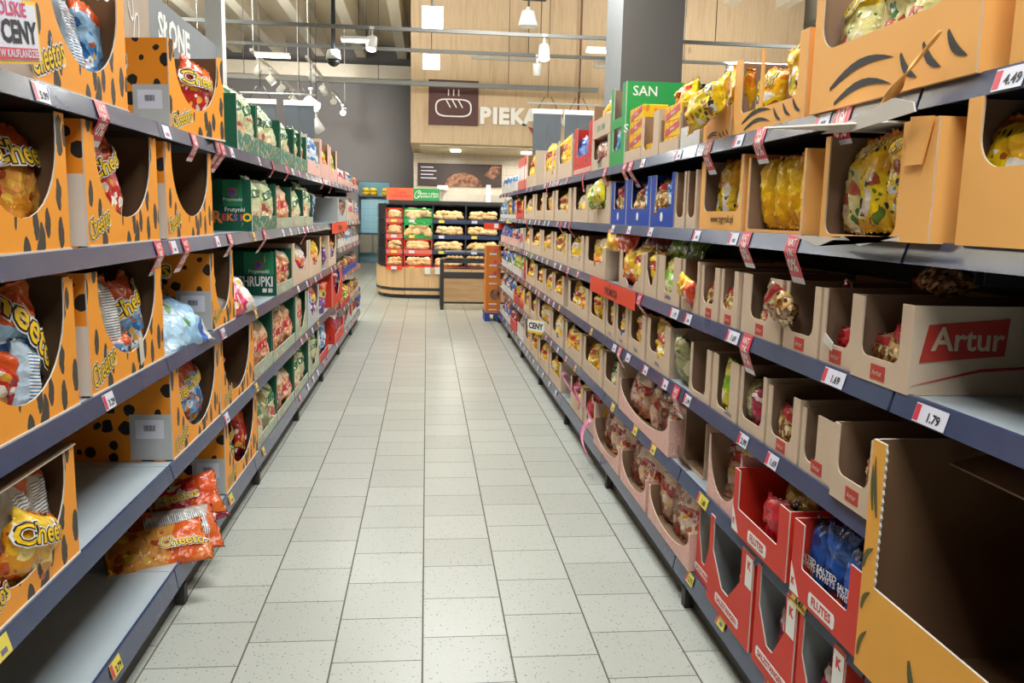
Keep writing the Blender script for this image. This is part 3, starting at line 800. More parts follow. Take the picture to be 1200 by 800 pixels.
# second shelf
c = carton_at('L', 1, 1.780, 2.281, 'cheeto', .345, RD, wb=.24, pl=.1, pr=.1)
put_bag(c, 'red', .45, .3, .22, .1, tilt=-4, lean=6, logo=(CH, .075, LG), seed=1); put_bag(c, 'orange', .8, .31, .22, .09, tilt=8, lean=10, logo=(CH, .08, LG), seed=2)
put_bag(c, 'orange', .7, .3, .2, .08, tilt=-12, lean=10, y=.16)
c = carton_at('L', 1, 2.392, 3.011, 'cheeto', .345, RD, wb=.24, pl=.12, pr=.1); cheeto_logo(c, .14)
side_patch(c, .0045, .06, .005, .2, M['paper_edge'], 'plain_panel')
put_bag(c, 'gold', .2, .29, .2, .08, tilt=-4, lean=5, logo=(CH, .06, LG)); put_bag(c, 'red', .55, .34, .22, .09, tilt=-14, lean=2, logo=(CH, .07, LG), seed=4)
c = carton_at('L', 1, 3.098, 3.748, 'cheeto', .345, RD, wb=.24, pl=.12, pr=.08); cheeto_logo(c, .14)
side_patch(c, .0045, .06, .005, .2, M['paper_edge'], 'plain_panel')
put_bag(c, 'green', .25, .27, .2, .08, tilt=-10, lean=6, logo=(CH, .06, LG))
c = carton_at('L', 1, 4.574, 5.289, 'green', .27, 'dark green carton with coloured letters', fmat='dgreenprint', wb=.3, dp=.44)
side_patch(c, .05, .15, .13, .266, plain('mid_green_print', '#1f8455', 0.5), 'green_panel'); text('Przysnacki', .024, M['text_white'], c['root'], (-c['w'] / 2 - .0022, .1, .165), side_rot(c))
ob('round_logo', MB().cyl((-c['w'] / 2 - .0016, .1, .205), (-c['w'] / 2 - .0022, .1, .205), .024, seg=20), M['vat_red'], c['root'])
ob('round_logo', MB().cyl((-c['w'] / 2 - .0022, .1, .203), (-c['w'] / 2 - .0028, .1, .203), .016, seg=20), plain('logo_blue', '#2a6ac0', .4), c['root'])
text('Frutynki', .032, M['text_white'], c['root'], (-c['w'] / 2 - .0014, .09, .112), side_rot(c))
for i, (ch_, mm, sz) in enumerate(zip('REKSIO', ('text_orange', 'text_pink', 'text_orange', 'text_purple', 'text_pink', 'text_yellow'), (.085, .045, .05, .045, .045, .06))):
    text(ch_, sz, M[mm], c['root'], (-c['w'] / 2 - .0014, .185 - i * .03 - (.008 if i else 0), .07), side_rot(c), offs=(.04,))
fill(c, 'cream', 2, .27, .24, .1)
c = carton_at('L', 1, 5.318, 5.881, 'green', .27, 'dark green carton', fmat='palegreen', wb=.25); fill(c, 'peach', 2, .27, .25, .1)
c = carton_at('L', 1, 5.900, 6.444, 'green', .27, 'dark green carton', fmat='palegreen', wb=.28); fill(c, 'cream', 1, .22, .25, .1)
c = carton_at('L', 1, 6.467, 6.970, 'green', .24, 'dark green carton', fmat='palegreen', wb=.28); fill(c, 'cream', 2, .3, .3, .12)
loose('L', 1, 7.353, .12, 'sky', .2, .3, .09, 'crumpled blue and white bag lying behind the red promotion flag, left rack', up=(0, .4, 1), face=(1, -.4, 0), dz=.0)
# third shelf
c = carton_at('L', 2, 1.707, 2.279, 'cheeto', .345, RD, wb=.2, pl=.1, pr=.1)
put_bag(c, 'blue', .75, .33, .26, .11, tilt=-12, lean=2, logo=(CH, .11, LG), lt=(0, .72, -60), seed=1); put_bag(c, 'orange', .5, .28, .2, .1, tilt=14, lean=8, seed=2); put_bag(c, 'red', .45, .2, .2, .1, tilt=30, lean=3, seed=3)
put_bag(c, 'backblue', .6, .2, .12, .06, tilt=12, lean=0, y=.04, seed=4)
c = carton_at('L', 2, 2.360, 3.015, 'cheeto', .345, RD, wb=.22, pl=.12, pr=.1); cheeto_logo(c, .15, .06, .07)
side_patch(c, .0045, .06, .005, .2, M['paper_edge'], 'plain_panel')
put_bag(c, 'blue', .2, .27, .18, .08, tilt=6, lean=5, logo=(CH, .06, LG)); put_bag(c, 'back', .45, .31, .2, .09, tilt=3, lean=6); put_bag(c, 'blue', .82, .3, .2, .08, tilt=-12, lean=6, logo=(CH, .08, LG))
put_bag(c, 'blue', .5, .12, .2, .06, tilt=4, lean=0, y=.05, seed=3)
# torn paper tongue on this carton
ob('torn_tongue', MB().prism([(.0, .0), (.035, .0), (.05, .08), (.015, .085)], -.004, -.002), M['paper_edge'], c['root'], (.07, 0, .02), (0, R(-18), 0))
c = carton_at('L', 2, 3.682, 4.105, 'cheetofar', .335, RD, wb=.22, dp=.45); cheeto_side(c, True); cheeto_logo(c, .2, .05, .055)
put_bag(c, 'blue', .4, .28, .24, .09, tilt=-6, lean=4, logo=(CH, .06, LG))
loose('L', 2, 3.06, .13, 'iceblue', .27, .52, .12, 'pale blue bag lying flat between orange cartons, left rack third shelf', up=(.1, 1, .02), face=(1, -.2, 1.0), dz=.075, seed=2)
loose('L', 2, 4.04, .12, 'magenta', .26, .46, .13, 'magenta and white bag lying beside the dark green carton, left rack', up=(.1, 1, .06), face=(1, -.3, .9), dz=.08, seed=3)
c = carton_at('L', 2, 5.272, 5.873, 'green', .27, 'dark green carton, white letters', fmat='palegreen', wb=.25, dp=.46)
side_patch(c, .02, .2, .13, .267, plain('mid_green_print', '#1f8455', 0.5), 'green_panel'); text('Przysnacki', .03, M['text_white'], c['root'], (-c['w'] / 2 - .0022, .11, .15), side_rot(c))
ob('round_logo', MB().cyl((-c['w'] / 2 - .0016, .11, .19), (-c['w'] / 2 - .0022, .11, .19), .026, seg=20), M['vat_red'], c['root'])
ob('round_logo', MB().cyl((-c['w'] / 2 - .0022, .11, .188), (-c['w'] / 2 - .0028, .11, .188), .017, seg=20), plain('logo_blue', '#2a6ac0', .4), c['root'])
on_side(c, 'CHRUPKI', .085, M['text_white'], .135, .085, offs=(.03,)).scale = (.62, 1, 1)
for k_ in range(2): side_patch(c, .03 + .035 * k_, .055 + .035 * k_, .02, .045, M['text_white'], 'recycling_mark', .001)
fill(c, 'peach', 2, .24, .24, .1)
KL = 'kraft carton of small sachets'
c = carton_at('L', 2, 5.892, 6.679, 'kraftV', .3, KL, dp=.4); fill(c, ['yellowred', 'magenta'], 2, .17, .28)
c = carton_at('L', 2, 6.703, 7.490, 'kraftV', .3, KL); fill(c, ['brown', 'yellowred'], 2, .22, .3)
c = carton_at('L', 2, 8.009, 8.687, 'kraftV', .3, KL, dp=.46); fill(c, 'purple', 1, .22, .3)
# fourth shelf
c = carton_at('L', 3, 1.652, 2.226, 'cheeto', .3, RD, wb=.2, pl=.08, pr=.1, lid=True); cheeto_logo(c, .2, .05)
put_bag(c, 'back', .6, .27, .16, .08, tilt=2, lean=2, seed=1); put_bag(c, 'back', .83, .27, .15, .08, tilt=-3, lean=3, seed=2); put_bag(c, 'gold', .56, .19, .24, .09, tilt=24, lean=0, logo=(CH, .07, LG), y=.03, seed=3)
put_bag(c, 'red', .35, .27, .2, .08, lean=5); put_bag(c, 'red', .9, .25, .1, .07, tilt=-4, lean=2, y=.1, seed=5)
c = carton_at('L', 3, 3.064, 3.770, 'cheetofar', .33, RD, wb=.16, pl=.14, pr=.08, dp=.47); cheeto_side(c); cheeto_logo(c, .16, .05)
put_bag(c, 'blue', .35, .27, .24, .1, tilt=8, lean=3, logo=(CH, .075, LG)); put_bag(c, 'blue', .72, .29, .2, .09, tilt=-5, lean=5, logo=(CH, .06, LG), seed=4); put_bag(c, 'red', .5, .31, .2, .08, lean=10, y=.15)
c = carton_at('L', 3, 3.785, 4.524, 'cheetofar', .33, RD, wb=.16, pl=.08, pr=.12); cheeto_logo(c, .2, .05)
put_bag(c, 'blue', .33, .26, .24, .1, tilt=-8, lean=4); put_bag(c, 'orange', .45, .3, .2, .08, lean=10, y=.14)
c = carton_at('L', 3, 4.546, 5.081, 'green', .32, GD, fmat='palegreen', wb=.25); fill(c, 'peach', 2, .28, .27, .13)
c = carton_at('L', 3, 5.110, 5.945, 'green', .32, GD, fmat='palegreen', wb=.22); fill(c, 'peach', 3, .28, .27, .12)
c = carton_at('L', 3, 5.984, 6.543, 'greenU', .31, GD, fmat='palegreen'); fill(c, 'peach', 1, .27, .26, .1)
c = carton_at('L', 3, 6.590, 7.274, 'grey', .3, 'grey open carton'); fill(c, ['sky', 'purple'], 2, .2, .28)
loose('L', 3, 7.576, .1, 'purple', .3, .3, .12, 'purple and orange bag standing beside the red carton, left rack fourth shelf', up=(.1, .05, 1), face=(1, -.5, 0), seed=2)
c = carton_at('L', 3, 8.114, 9.082, 'red', .34, 'tall red carton', d=.0, dp=.47, side_h=.34); fill(c, 'crimson', 2, .2, .3)
# bottom shelf
c = carton_at('L', 4, 3.834, 4.569, 'cheetofar', .345, RD, wb=.2, pl=.1, pr=.1, dp=.47); cheeto_side(c, True); cheeto_logo(c, .17, .05)
put_bag(c, 'green', .4, .29, .25, .1, tilt=-5, lean=4, logo=(CH, .06, LG)); put_bag(c, 'red', .78, .3, .2, .08, tilt=6, lean=6)
loose('L', 4, 3.02, .27, 'orange', .2, .38, .08, 'orange puff bag with black-yellow lettering lying flat, left rack bottom shelf', up=(.85, .5, .0), face=(.1, -.75, 1), dz=.045, logo=(CH, .055, LG), seed=1, lt=(.02, .74, 90))
loose('L', 4, 3.2, .24, 'back', .24, .34, .09, 'silver-backed orange bag lying between two fallen puff bags, left rack bottom shelf', up=(.9, .5, -.05), face=(.1, -.6, 1), dz=.06, seed=2)
loose('L', 4, 3.4, .26, 'red', .2, .32, .08, 'red puff bag slumped against the barcode side of bottom carton', up=(.8, .35, .15), face=(.1, -.9, .7), dz=.08, logo=(CH, .05, LG), seed=3, lt=(0, .45, 90))
loose('L', 4, 3.36, .13, 'crimson', .17, .24, .08, 'small red and white bag at the rail, left rack bottom shelf', up=(.6, .7, .1), face=(.3, -.6, 1), dz=.05, seed=4)
c = carton_at('L', 4, 4.593, 5.182, 'green', .3, GD, fmat='palegreen', wb=.22); fill(c, ['cream', 'olive'], 3, .26, .25, .11)
c = carton_at('L', 4, 5.213, 5.863, 'green', .3, GD, fmat='palegreen', wb=.22); fill(c, 'peach', 2, .27, .3, .13)
c = carton_at('L', 4, 5.902, 6.549, 'green', .33, GD, fmat='palegreen', wb=.2); fill(c, 'cream', 2, .29, .3, .12)
c = carton_at('L', 4, 6.598, 7.235, 'greenU', .33, GD, fmat='palegreen'); fill(c, 'cream', 2, .26, .3, .1)
c = carton_at('L', 4, 7.294, 7.936, 'redlow', .16, 'low red tray', dp=.36); fill(c, 'sky', 2, .34, .4, .13)
c = carton_at('L', 'x5', 8.378, 9.233, 'redlow', .34, 'red carton with white packets', d=.0, dp=.47, side_y=.12, side_h=.15, wb=.3); fill(c, 'crimson', 3, .24, .3)
c = carton_at('L', 'x5', 9.329, 10.053, 'grey', .3, 'grey open carton'); fill(c, ['crimson', 'magenta'], 2, .22, .4)
c = carton_at('L', 'x5', 10.166, 11.166, 'white', .2, 'white low tray'); fill(c, ['crimsonplain', 'pinkcream'], 3, .2, .4)
loose('L', 'x5', 11.520, .06, 'navy', .3, .34, .14, 'dark blue bag at the far end of the left rack bottom shelf', seed=2)
# end bays: six narrower shelves
c = carton_at('L', 'x1', 8.890, 9.825, 'grey', .24, 'pale slanted display tray', dp=.4); fill(c, 'brown', 3, .2, .3)
c = carton_at('L', 'x1', 9.930, 10.730, 'kraft', .24, 'kraft carton of white sachets'); fill(c, 'magenta', 3, .22, .4)
c = carton_at('L', 'x1', 10.793, 11.528, 'kraftlow', .2, 'low yellow-marked tray', fmat='pinkprint'); fill(c, ['purple', 'sky'], 4, .24, .4)
c = carton_at('L', 'x2', 8.866, 9.601, 'kraftlow', .2, 'low tray of blue bags', fmat='whiteb'); fill(c, ['brown', 'pinkcream'], 3, .2, .3)
c = carton_at('L', 'x2', 9.650, 10.468, 'white', .2, 'white tray of blue bags'); fill(c, 'sky', 3, .2, .4)
c = carton_at('L', 'x2', 10.528, 11.510, 'white', .2, 'white tray of dark bags'); fill(c, ['navy', 'green'], 3, .2, .5)
t_ = carton_at('L', 'x3', 9.012, 11.208, 'blue', .07, 'flat blue tray', cut='low', wb=1.0, dp=.44); fill(t_, ['brown', 'brown', 'yellowred', 'brown', 'crimson', 'brown'], 6, .16, .3)
c = carton_at('L', 'x4', 9.163, 10.186, 'redlow', .16, 'low red and green tray'); fill(c, ['yellowred', 'green', 'lime'], 4, .18, .3)
c = carton_at('L', 'x4', 10.243, 11.465, 'kraftlow', .14, 'low kraft tray'); fill(c, ['brown', 'yellow', 'brown'], 4, .16, .35)

# ================================================================== RIGHT RACK
def blade(c, x, z, dx, dz, bow, ww):
    A = Vector((x, z)); B = Vector((x + dx, z + dz)); nrm = Vector((-dz, dx)).normalized(); up_ = []; lo = []
    for k in range(9):
        s = k / 8; p = A.lerp(B, s) + nrm * bow * math.sin(math.pi * s); h_ = ww * math.sin(math.pi * min(1, s * .9 + .1)) ** .8
        up_.append(tuple(p + nrm * h_ / 2)); lo.append(tuple(p - nrm * h_ / 2))
    pts = lo + up_[::-1]
    if sum(pts[i][0] * pts[(i + 1) % len(pts)][1] - pts[(i + 1) % len(pts)][0] * pts[i][1] for i in range(len(pts))) < 0: pts.reverse()
    ob('stripe_print', MB().prism(pts, -.0014, -.0004), M['stripe'], c['root'])
def blades(c, w, h, n):
    x0 = -w / 2
    blade(c, x0 + .2 * w, .012, .38 * w, h * .03, h * .07, h * .05); blade(c, x0 + .16 * w, h * .14, .42 * w, h * .08, h * .07, h * .055)
    for i in range(3): blade(c, x0 + (.62 + .12 * i) * w, h * (.22 + .02 * i), .1 * w, -h * .16, -h * .03, h * .05)
def tiger_swoosh(c, n=3):
    "curved black stripes printed low on the front"
    w, h = c['w'], c['h']; mb = MB(); blades(c, w, h, n); return
    for i in range(n):
        x0 = w * (-.05 + .13 * i); z0 = h * (.06 + .02 * i); pts = []
        for k in range(7):
            s = k / 6; pts.append((x0 + s * w * .22, z0 + h * .16 * math.sin(s * 2.2)))
        lo = [(p[0], p[1] - .012 * math.sin(math.pi * (j + .3) / 7)) for j, p in enumerate(pts)]
        mb.prism(lo + pts[::-1], -.0016, -.0006)
    ob('stripe_print', mb, M['text_black'], c['root'])
TD = 'apricot striped carton'
M['stripe'] = M['text_black']
# top shelf
c = carton_at('R', 0, .95, 1.430, 'tiger', .34, TD); fill(c, 'tiger', 3, .29)
c = carton_at('R', 0, 1.487, 2.167, 'tiger', .36, TD, d=.0, pl=.06, pr=.13, wb=.42, r=.07, dp=.44)
tiger_swoosh(c, 4)
for i, fx in enumerate((.82, .6, .4, .22)): put_bag(c, 'cornbag', fx, .3, .19, .09, tilt=(-5, 3, -8, 6)[i], lean=6, logo=(('Tygryski', .045, LG) if i < 2 else None), seed=i, lt=(0, .82, 12))
c = carton_at('R', 0, 2.238, 2.784, 'tiger', .24, TD, pl=.12, pr=.1, wb=.28, r=.02, posts=(.42,), dp=.4); tiger_swoosh(c, 5)
put_bag(c, 'tiger', .78, .2, .17, .08, tilt=12, lean=8, logo=('Tygryski', .035, LG)); put_bag(c, 'tiger', .25, .25, .17, .08, tilt=-14, lean=4)
put_bag(c, 'yellowplain', .06, .25, .1, .07, tilt=-3, lean=2)
c = carton_at('R', 0, 2.800, 3.082, 'tiger', .12, TD, cut='low', wb=.9); tiger_swoosh(c, 4)
put_bag(c, 'tiger', .3, .24, .18, .08, tilt=16, lean=-6); put_bag(c, 'tiger', .65, .22, .18, .08, tilt=-10, lean=14, y=.12)
loose('R', 0, 2.80, -.01, 'tiger', .15, .27, .09, 'yellow bag tipped over the front edge of the low apricot carton', up=(-.1, 1, -.28), face=(-1, -.1, .25), dz=.16, seed=3)
c = carton_at('R', 0, 3.121, 3.368, 'white', .17, 'white tray of red packets', wb=.5); fill(c, 'crimsonplain', 2, .13, .15)
# kraft dispensers of small yellow soup packets (boxes)
def packet(side, row, y, d, dz, w, dp, h, m, label, writing=None, group=None, rz=0, cat='packet', name='soup_packet'):
    root = empty(name, (FR[side] + SG[side] * d, y, zof(side, row) + dz), RZT[side] + R(rz))
    tag(root, label, cat, group)
    e = .004
    b = MB(); b.prism([(-w / 2 + e, 0), (w / 2 - e, 0), (w / 2, e), (w / 2, h - e), (w / 2 - e, h), (-w / 2 + e, h), (-w / 2, h - e), (-w / 2, e)], 0, dp)
    ob('packet_body', b, m, root)
    ob('label_panel', MB().box(-w * .42, w * .42, -.001, -.0002, h * .3, h * .72), M['vat_red'] if m is not M['coral'] else M['text_white'], root, rot=(0, R(-8), 0))
    if writing: text(writing, h * .3, M['text_white'], root, (0, -.0016, h * .5), (R(90), R(-8), 0), name='writing')
    return root
M['soup'] = printed('yellow_soup_print', '#f4c41e', '#e98a1e', '#8fb83a', 30, th=.3)
for (a, b_, hh, nst, kind_) in ((3.391, 3.683, .15, 3, 'low'), (3.697, 3.996, .2, 1, 'R'), (4.012, 4.329, .17, 4, 'low')):
    c = carton_at('R', 0, a, b_, 'kraft', hh, 'kraft dispenser of yellow soup packets', cut=kind_, wb=.35 if kind_ == 'low' else .2, pl=.12, pr=.3, dp=.3)
    yc = (a + b_) / 2
    for k in range(nst):
        packet('R', 0, yc, .035, .005 + k * .066, c['w'] * .86, .12, .064, M['soup'], 'yellow soup packet, %s from the bottom in the %s' % (oname(k), {3: 'stack of three', 1: 'low dispenser alone', 4: 'stack of four'}[nst]), 'Winiary', 'yellow soup packets on the right rack top shelf')
for k, (yy, dd) in enumerate(((3.80, .2), (3.98, .22))):
    loose('R', 0, yy, dd, 'yellow', .16, .15, .09, 'yellow pouch atop the kraft soup dispensers, %s one' % ('nearer', 'farther')[k], up=(0, .1, 1), dz=.2, seed=k)
c = carton_at('R', 0, 4.348, 4.698, 'greentall', .42, 'tall bright green carton', dp=.4, pl=.2, pr=.25, wb=.2)
ob('middle_bar', MB().box(-c['w'] * .3, c['w'] * .25, 0, .004, .2, .25), M['greenb'], c['root'])
on_side(c, 'SAN', .07, M['text_white'], .1, .37, name='logo'); on_side(c, 'SAN', .06, M['text_white'], .05, .18, name='logo')
fill(c, 'sky', 1, .12, .2)
c = carton_at('R', 0, 4.720, 5.202, 'kraft', .19, 'lower kraft carton of a stacked pair', wb=.35, pl=.08, pr=.08); on_front(c, 'SAN', .05, M['text_teal'], .0, .03); fill(c, 'brown', 1, .14, .2)
c = carton_at('R', 0, 4.720, 5.202, 'kraftlow', .2, 'upper kraft carton of a stacked pair', dz=.195, wb=.55); on_front(c, 'SAN  SAN', .05, M['text_teal'], .0, .05); fill(c, 'yellowred', 1, .22, .2)
c = carton_at('R', 0, 5.216, 5.860, 'redlow', .32, 'bright red carton with white dotted base', cut='R', pl=.18, pr=.18, wb=.38, r=.01); fill(c, 'navy', 1, .27, .4, .1)
front_patch(c, -c['w'] * .48, c['w'] * .48, .01, .04, M['pinkprint'], 'dotted_band')
c = carton_at('R', 0, 5.930, 6.596, 'kraft', .3, 'kraft carton of yellow bags', wb=.4, pl=.12, pr=.1, side_y=.1, side_h=.26); fill(c, 'yellow', 2, .3, .3)
c = carton_at('R', 0, 6.640, 7.374, 'kraft', .26, 'kraft carton of yellow bags', wb=.4, pl=.12, pr=.1); fill(c, 'yellow', 2, .32, .35)
c = carton_at('R', 0, 7.897, 8.646, 'kraft', .33, 'kraft carton of yellow bags', wb=.35, pl=.1, pr=.1); fill(c, 'yellow', 2, .27, .35)
for k, u_ in enumerate((8.798, 9.035, 9.243, 9.460)):
    packet('R', 0, u_, .03, .003, .2, .22, .34, M['coral'], 'tall coral pink packet near the far end, %s of four in a row' % oname(k), None, 'tall coral packets on the right rack top shelf', name='snack_packet')
c = carton_at('R', 0, 9.830, 10.552, 'white', .12, 'white tray of small blue packets', wb=.9); fill(c, 'sky', 3, .2, .25)
c = carton_at('R', 0, 10.664, 11.518, 'white', .12, 'white tray of small blue packets', wb=.9); fill(c, ['sky', 'navy'], 4, .2, .3)

# second shelf
c = carton_at('R', 1, 1.06, 1.502, 'tiger', .27, TD, d=.0, pl=.1, pr=.1, wb=.52, r=.06); fill(c, ['yellowplain', 'tiger', 'tiger'], 3, .23, .18)
c = carton_at('R', 1, 1.552, 2.017, 'tiger', .245, TD + ' with torn lid', d=-.02, pl=.05, pr=.26, wb=.04, r=.03, dp=.44)
put_bag(c, 'tiger', .42, .235, .15, .07, tilt=3, lean=2, logo=('Tygryski', .03, LG), seed=1, lt=(0, .85, 12)); put_bag(c, 'tiger', .66, .23, .15, .07, tilt=-3, lean=3, logo=('Tygryski', .03, LG), seed=2, lt=(0, .85, 12)); put_bag(c, 'cornbag', .88, .2, .12, .06, tilt=6, lean=8, seed=3)
put_bag(c, 'tiger', .3, .22, .12, .07, tilt=-6, lean=6, seed=4)
# hanging torn corner, bent lid and twisted strip of this carton
fl = MB(); fl.v = [(-.26, -.16, .262), (.02, .0, .252), (.02, .2, .256), (-.26, .2, .26), (-.26, -.155, .266), (.02, .005, .256), (.02, .2, .26), (-.26, .2, .264)]
for f_ in ((0, 3, 2, 1), (4, 5, 6, 7), (0, 1, 5, 4), (1, 2, 6, 5), (2, 3, 7, 6), (3, 0, 4, 7)): fl.face(f_)
ob('torn_lid', fl, M['paper_edge'], c['root'], (.02, 0, 0))
ob('bent_corner', MB().prism([(.135, .155), (.195, .155), (.222, .246), (.145, .252)], -.008, -.004), M['tiger'], c['root'])
ob('torn_lid_edge', MB().prism([(-.19, .248), (-.05, .24), (.2, .255), (.19, .275), (.115, .292), (.0, .272)], -.034, -.030), M['paper_edge'], c['root'])
tw = MB(); n_ = 14
for i in range(n_ + 1):
    s = i / n_; a = s * 5.0; cx, cz = .06 + .175 * s, .272 + .128 * s; ww = .004 + .018 * max(0, math.sin(min(1, s * 1.5) * 3.0))
    tw.v += [(cx - ww * math.cos(a), -.03 + .012 * s - ww * math.sin(a) * .6, cz), (cx + ww * math.cos(a), -.03 + .012 * s + ww * math.sin(a) * .6, cz)]
for i in range(n_): tw.face((2 * i, 2 * i + 1, 2 * i + 3, 2 * i + 2), 0, True)
o = ob('torn_strip', tw, [M['tiger']], c['root']); sm_ = o.modifiers.new('thick', 'SOLIDIFY'); sm_.thickness = .003
ob('torn_base', MB().prism([(-.3, .003), (.2, .003), (.2, .012), (.05, -.012), (-.02, .008), (-.14, -.02), (-.22, -.006)], -.045, -.042), M['paper_edge'], c['root'])
c = carton_at('R', 1, 2.200, 2.615, 'tiger', .235, TD, pl=.03, pr=.03, wb=.05, r=.005, side_y=0, dp=.42)
for i, fx in enumerate((.14, .38, .62, .86)): put_bag(c, 'yellowplain', fx, .225, .1, .075, tilt=(1, -2, 2, -1)[i], lean=2, seed=i)
c = carton_at('R', 1, 2.652, 3.076, 'tiger', .25, TD, wb=.27, pl=.1, pr=.06, r=.03); on_front(c, 'www.tygryski.pl', .035, M['text_black'], .03, .04, offs=(.01,)); fill(c, ['cornbag', 'tiger'], 2, .235, .2)
K = 'kraft carton'
c = carton_at('R', 1, 3.117, 3.239, 'kraft', .225, K + ' of red bags', pl=.08, wb=.2); fill(c, 'crimson', 1, .19, .2)
c = carton_at('R', 1, 3.256, 3.395, 'kraft', .225, K + ' of pale bags', pl=.08, wb=.2); fill(c, 'pinkcream', 1, .2, .2)
for (a, b_) in ((3.407, 3.770), (3.784, 4.234), (4.252, 4.607)):
    c = carton_at('R', 1, a, b_, 'blue', .23, 'bright blue carton'); fill(c, ['sky', 'cookie'], 2, .19, .17)
    ob('round_logo', MB().cyl((0, -.0006, .045), (0, -.0014, .045), .02, seg=18), M['text_white'], c['root'])
for (a, b_, fl_, n) in ((4.640, 5.240, ['lime', 'lime'], 2), (5.268, 5.834, 'yellowblue', 1), (5.905, 6.667, 'yellow', 2), (6.735, 7.256, 'yellowred', 1), (7.310, 7.895, 'yellow', 1), (7.958, 8.808, 'yellowblue', 1)):
    c = carton_at('R', 1, a, b_, 'kraft', .24, K + ' of yellow bags' if fl_ != 'yellowred' else K + ' of yellow-red bags', wb=.36); fill(c, fl_, n, .21, .3)
loose('R', 1, 4.78, .03, 'lime', .19, .28, .1, 'lime and yellow bag leaning out of a kraft carton', up=(-.12, 1, -.25), face=(-1, 0, .3), dz=.22, seed=2)
c = carton_at('R', 1, 8.927, 9.573, 'redlow', .2, 'red-edged tray of orange bags', wb=.3); fill(c, ['yellowred', 'crimsonplain'], 2, .21, .35)
c = carton_at('R', 1, 9.666, 10.593, 'white', .16, 'white tray of yellow and blue bags', wb=.3); fill(c, ['yellow', 'navy'], 3, .21, .35)
c = carton_at('R', 1, 10.707, 11.646, 'white', .16, 'white tray of blue bags', wb=.3); fill(c, 'sky', 4, .22, .35)

# third shelf
def artur(c, big=False, z=.025, size=.03):
    front_patch(c, -.03, .03, z - .016, z + .018, M['text_red'], 'red_label'); text('Artur', .018, M['kraft'], c['root'], (0, -.0020, z))
def artur_side(c, y0=.02, sz=.07, z=.12, stripe=True):
    x = (c['w'] / 2 + .0008)
    mb = MB(); mb.prism([(y0, z - .05), (y0 + .19, z - .035), (y0 + .195, z + .045), (y0 + .015, z + .03)], x, x + .0006, xf=lambda a, b, c_: (b, a, c_)); ob('red_label', mb, M['text_red'], c['root'])
    text('Artur', sz, M['kraft'], c['root'], (x + .0012, y0 + .105, z - .002), side_rot(c), offs=(.02,))
    if stripe:
        mb = MB(); mb.prism([(y0 - .015, .02), (y0 + .14, .05), (y0 + .3, .06), (y0 + .3, .066), (y0 + .14, .057)], x, x + .0006, xf=lambda a, b, c_: (b, a, c_)); ob('red_line', mb, M['text_red'], c['root'])
c = carton_at('R', 2, 1.621, 1.866, 'kraft', .19, 'kraft carton with large red side label', d=.01, dp=.46, pl=.16, pr=.18, wb=.3, r=.025); artur(c); artur_side(c)
put_bag(c, 'cookie', .5, .12, .11, .06, tilt=8, lean=4); put_bag(c, 'cookie', .68, .1, .11, .06, tilt=-8, lean=4, seed=2)
loose('R', 2, 1.8, .22, 'cookie', .12, .18, .07, 'clear snack bag lying on top of the long kraft carton', up=(.3, 1, 0), face=(-.3, -.3, 1), dz=.225, seed=3)
c = carton_at('R', 2, 1.874, 2.046, 'kraft', .19, K + ' with pushed-in flap', pl=.12, pr=.12, wb=.28, r=.03); artur(c); put_bag(c, 'cookie', .35, .1, .12, .06, tilt=25, lean=4); put_bag(c, 'crimsonplain', .6, .09, .1, .05, tilt=-10, lean=6)
ob('tear_flap', MB().prism([(0, 0), (.05, -.02), (.055, .0), (.01, .02)], -.012, -.009), M['paper_edge'], c['root'], (-.05, 0, .06))
c = carton_at('R', 2, 2.056, 2.274, 'kraft', .19, K + ' spilling snack bags', pl=.1, pr=.16, wb=.28, r=.03); artur(c)
put_bag(c, 'cookie', .8, .13, .12, .07, tilt=-50, lean=-14, dz=.06, y=-.0, seed=1); put_bag(c, 'cookie', .5, .11, .12, .06, tilt=60, lean=4, seed=2); put_bag(c, 'cookie', .35, .14, .12, .06, tilt=20, lean=4, dz=.05, y=.1, seed=3)
c = carton_at('R', 2, 2.291, 2.597, 'kraft', .19, K + ' of clear snack bags', pl=.22, pr=.3, wb=.3, r=.03); artur(c); put_bag(c, 'cookie', .62, .15, .12, .07, tilt=-6, lean=4); put_bag(c, 'cookie', .6, .1, .1, .06, tilt=30, lean=6, y=.03)
for (a, b_) in ((2.635, 2.798), (2.816, 3.011)):
    c = carton_at('R', 2, a, b_, 'kraft', .19, K + ' of clear snack bags', pl=.12, pr=.25, wb=.3); artur(c, z=.022); put_bag(c, 'cookie', .7, .13, .13, .06, tilt=-10, lean=4, y=.035)
c = carton_at('R', 2, 3.031, 3.245, 'kraftV', .2, K + ' of yellow bags'); put_bag(c, 'yellowred', .2, .15, .1, .06, tilt=-72, lean=-4, dz=.05, y=-.005); put_bag(c, 'yellow', .4, .15, .14, .07)
c = carton_at('R', 2, 3.268, 3.598, 'kraft', .2, K + ' with blue marks', pl=.3, pr=.3, wb=.25); fill(c, 'lime', 1, .2, .2); on_front(c, 'Solidne', .03, M['text_blue'], 0, .03)
c = carton_at('R', 2, 3.612, 3.819, 'kraftV', .2, K + ' with blue marks'); fill(c, 'yellow', 1, .2, .2)
c = carton_at('R', 2, 3.834, 4.349, 'kraftV', .19, K + ' with blue marks', wb=.1); fill(c, ['yellow', 'yellowred'], 2, .22, .2); on_front(c, 'Solidne', .03, M['text_blue'], 0, .02)
loose('R', 2, 4.2, .1, 'yellowred', .22, .42, .1, 'red and yellow bag lying across the carton tops beside the promotion flag', up=(-.15, .9, .05), face=(-1, 0, .6), dz=.255, seed=2)
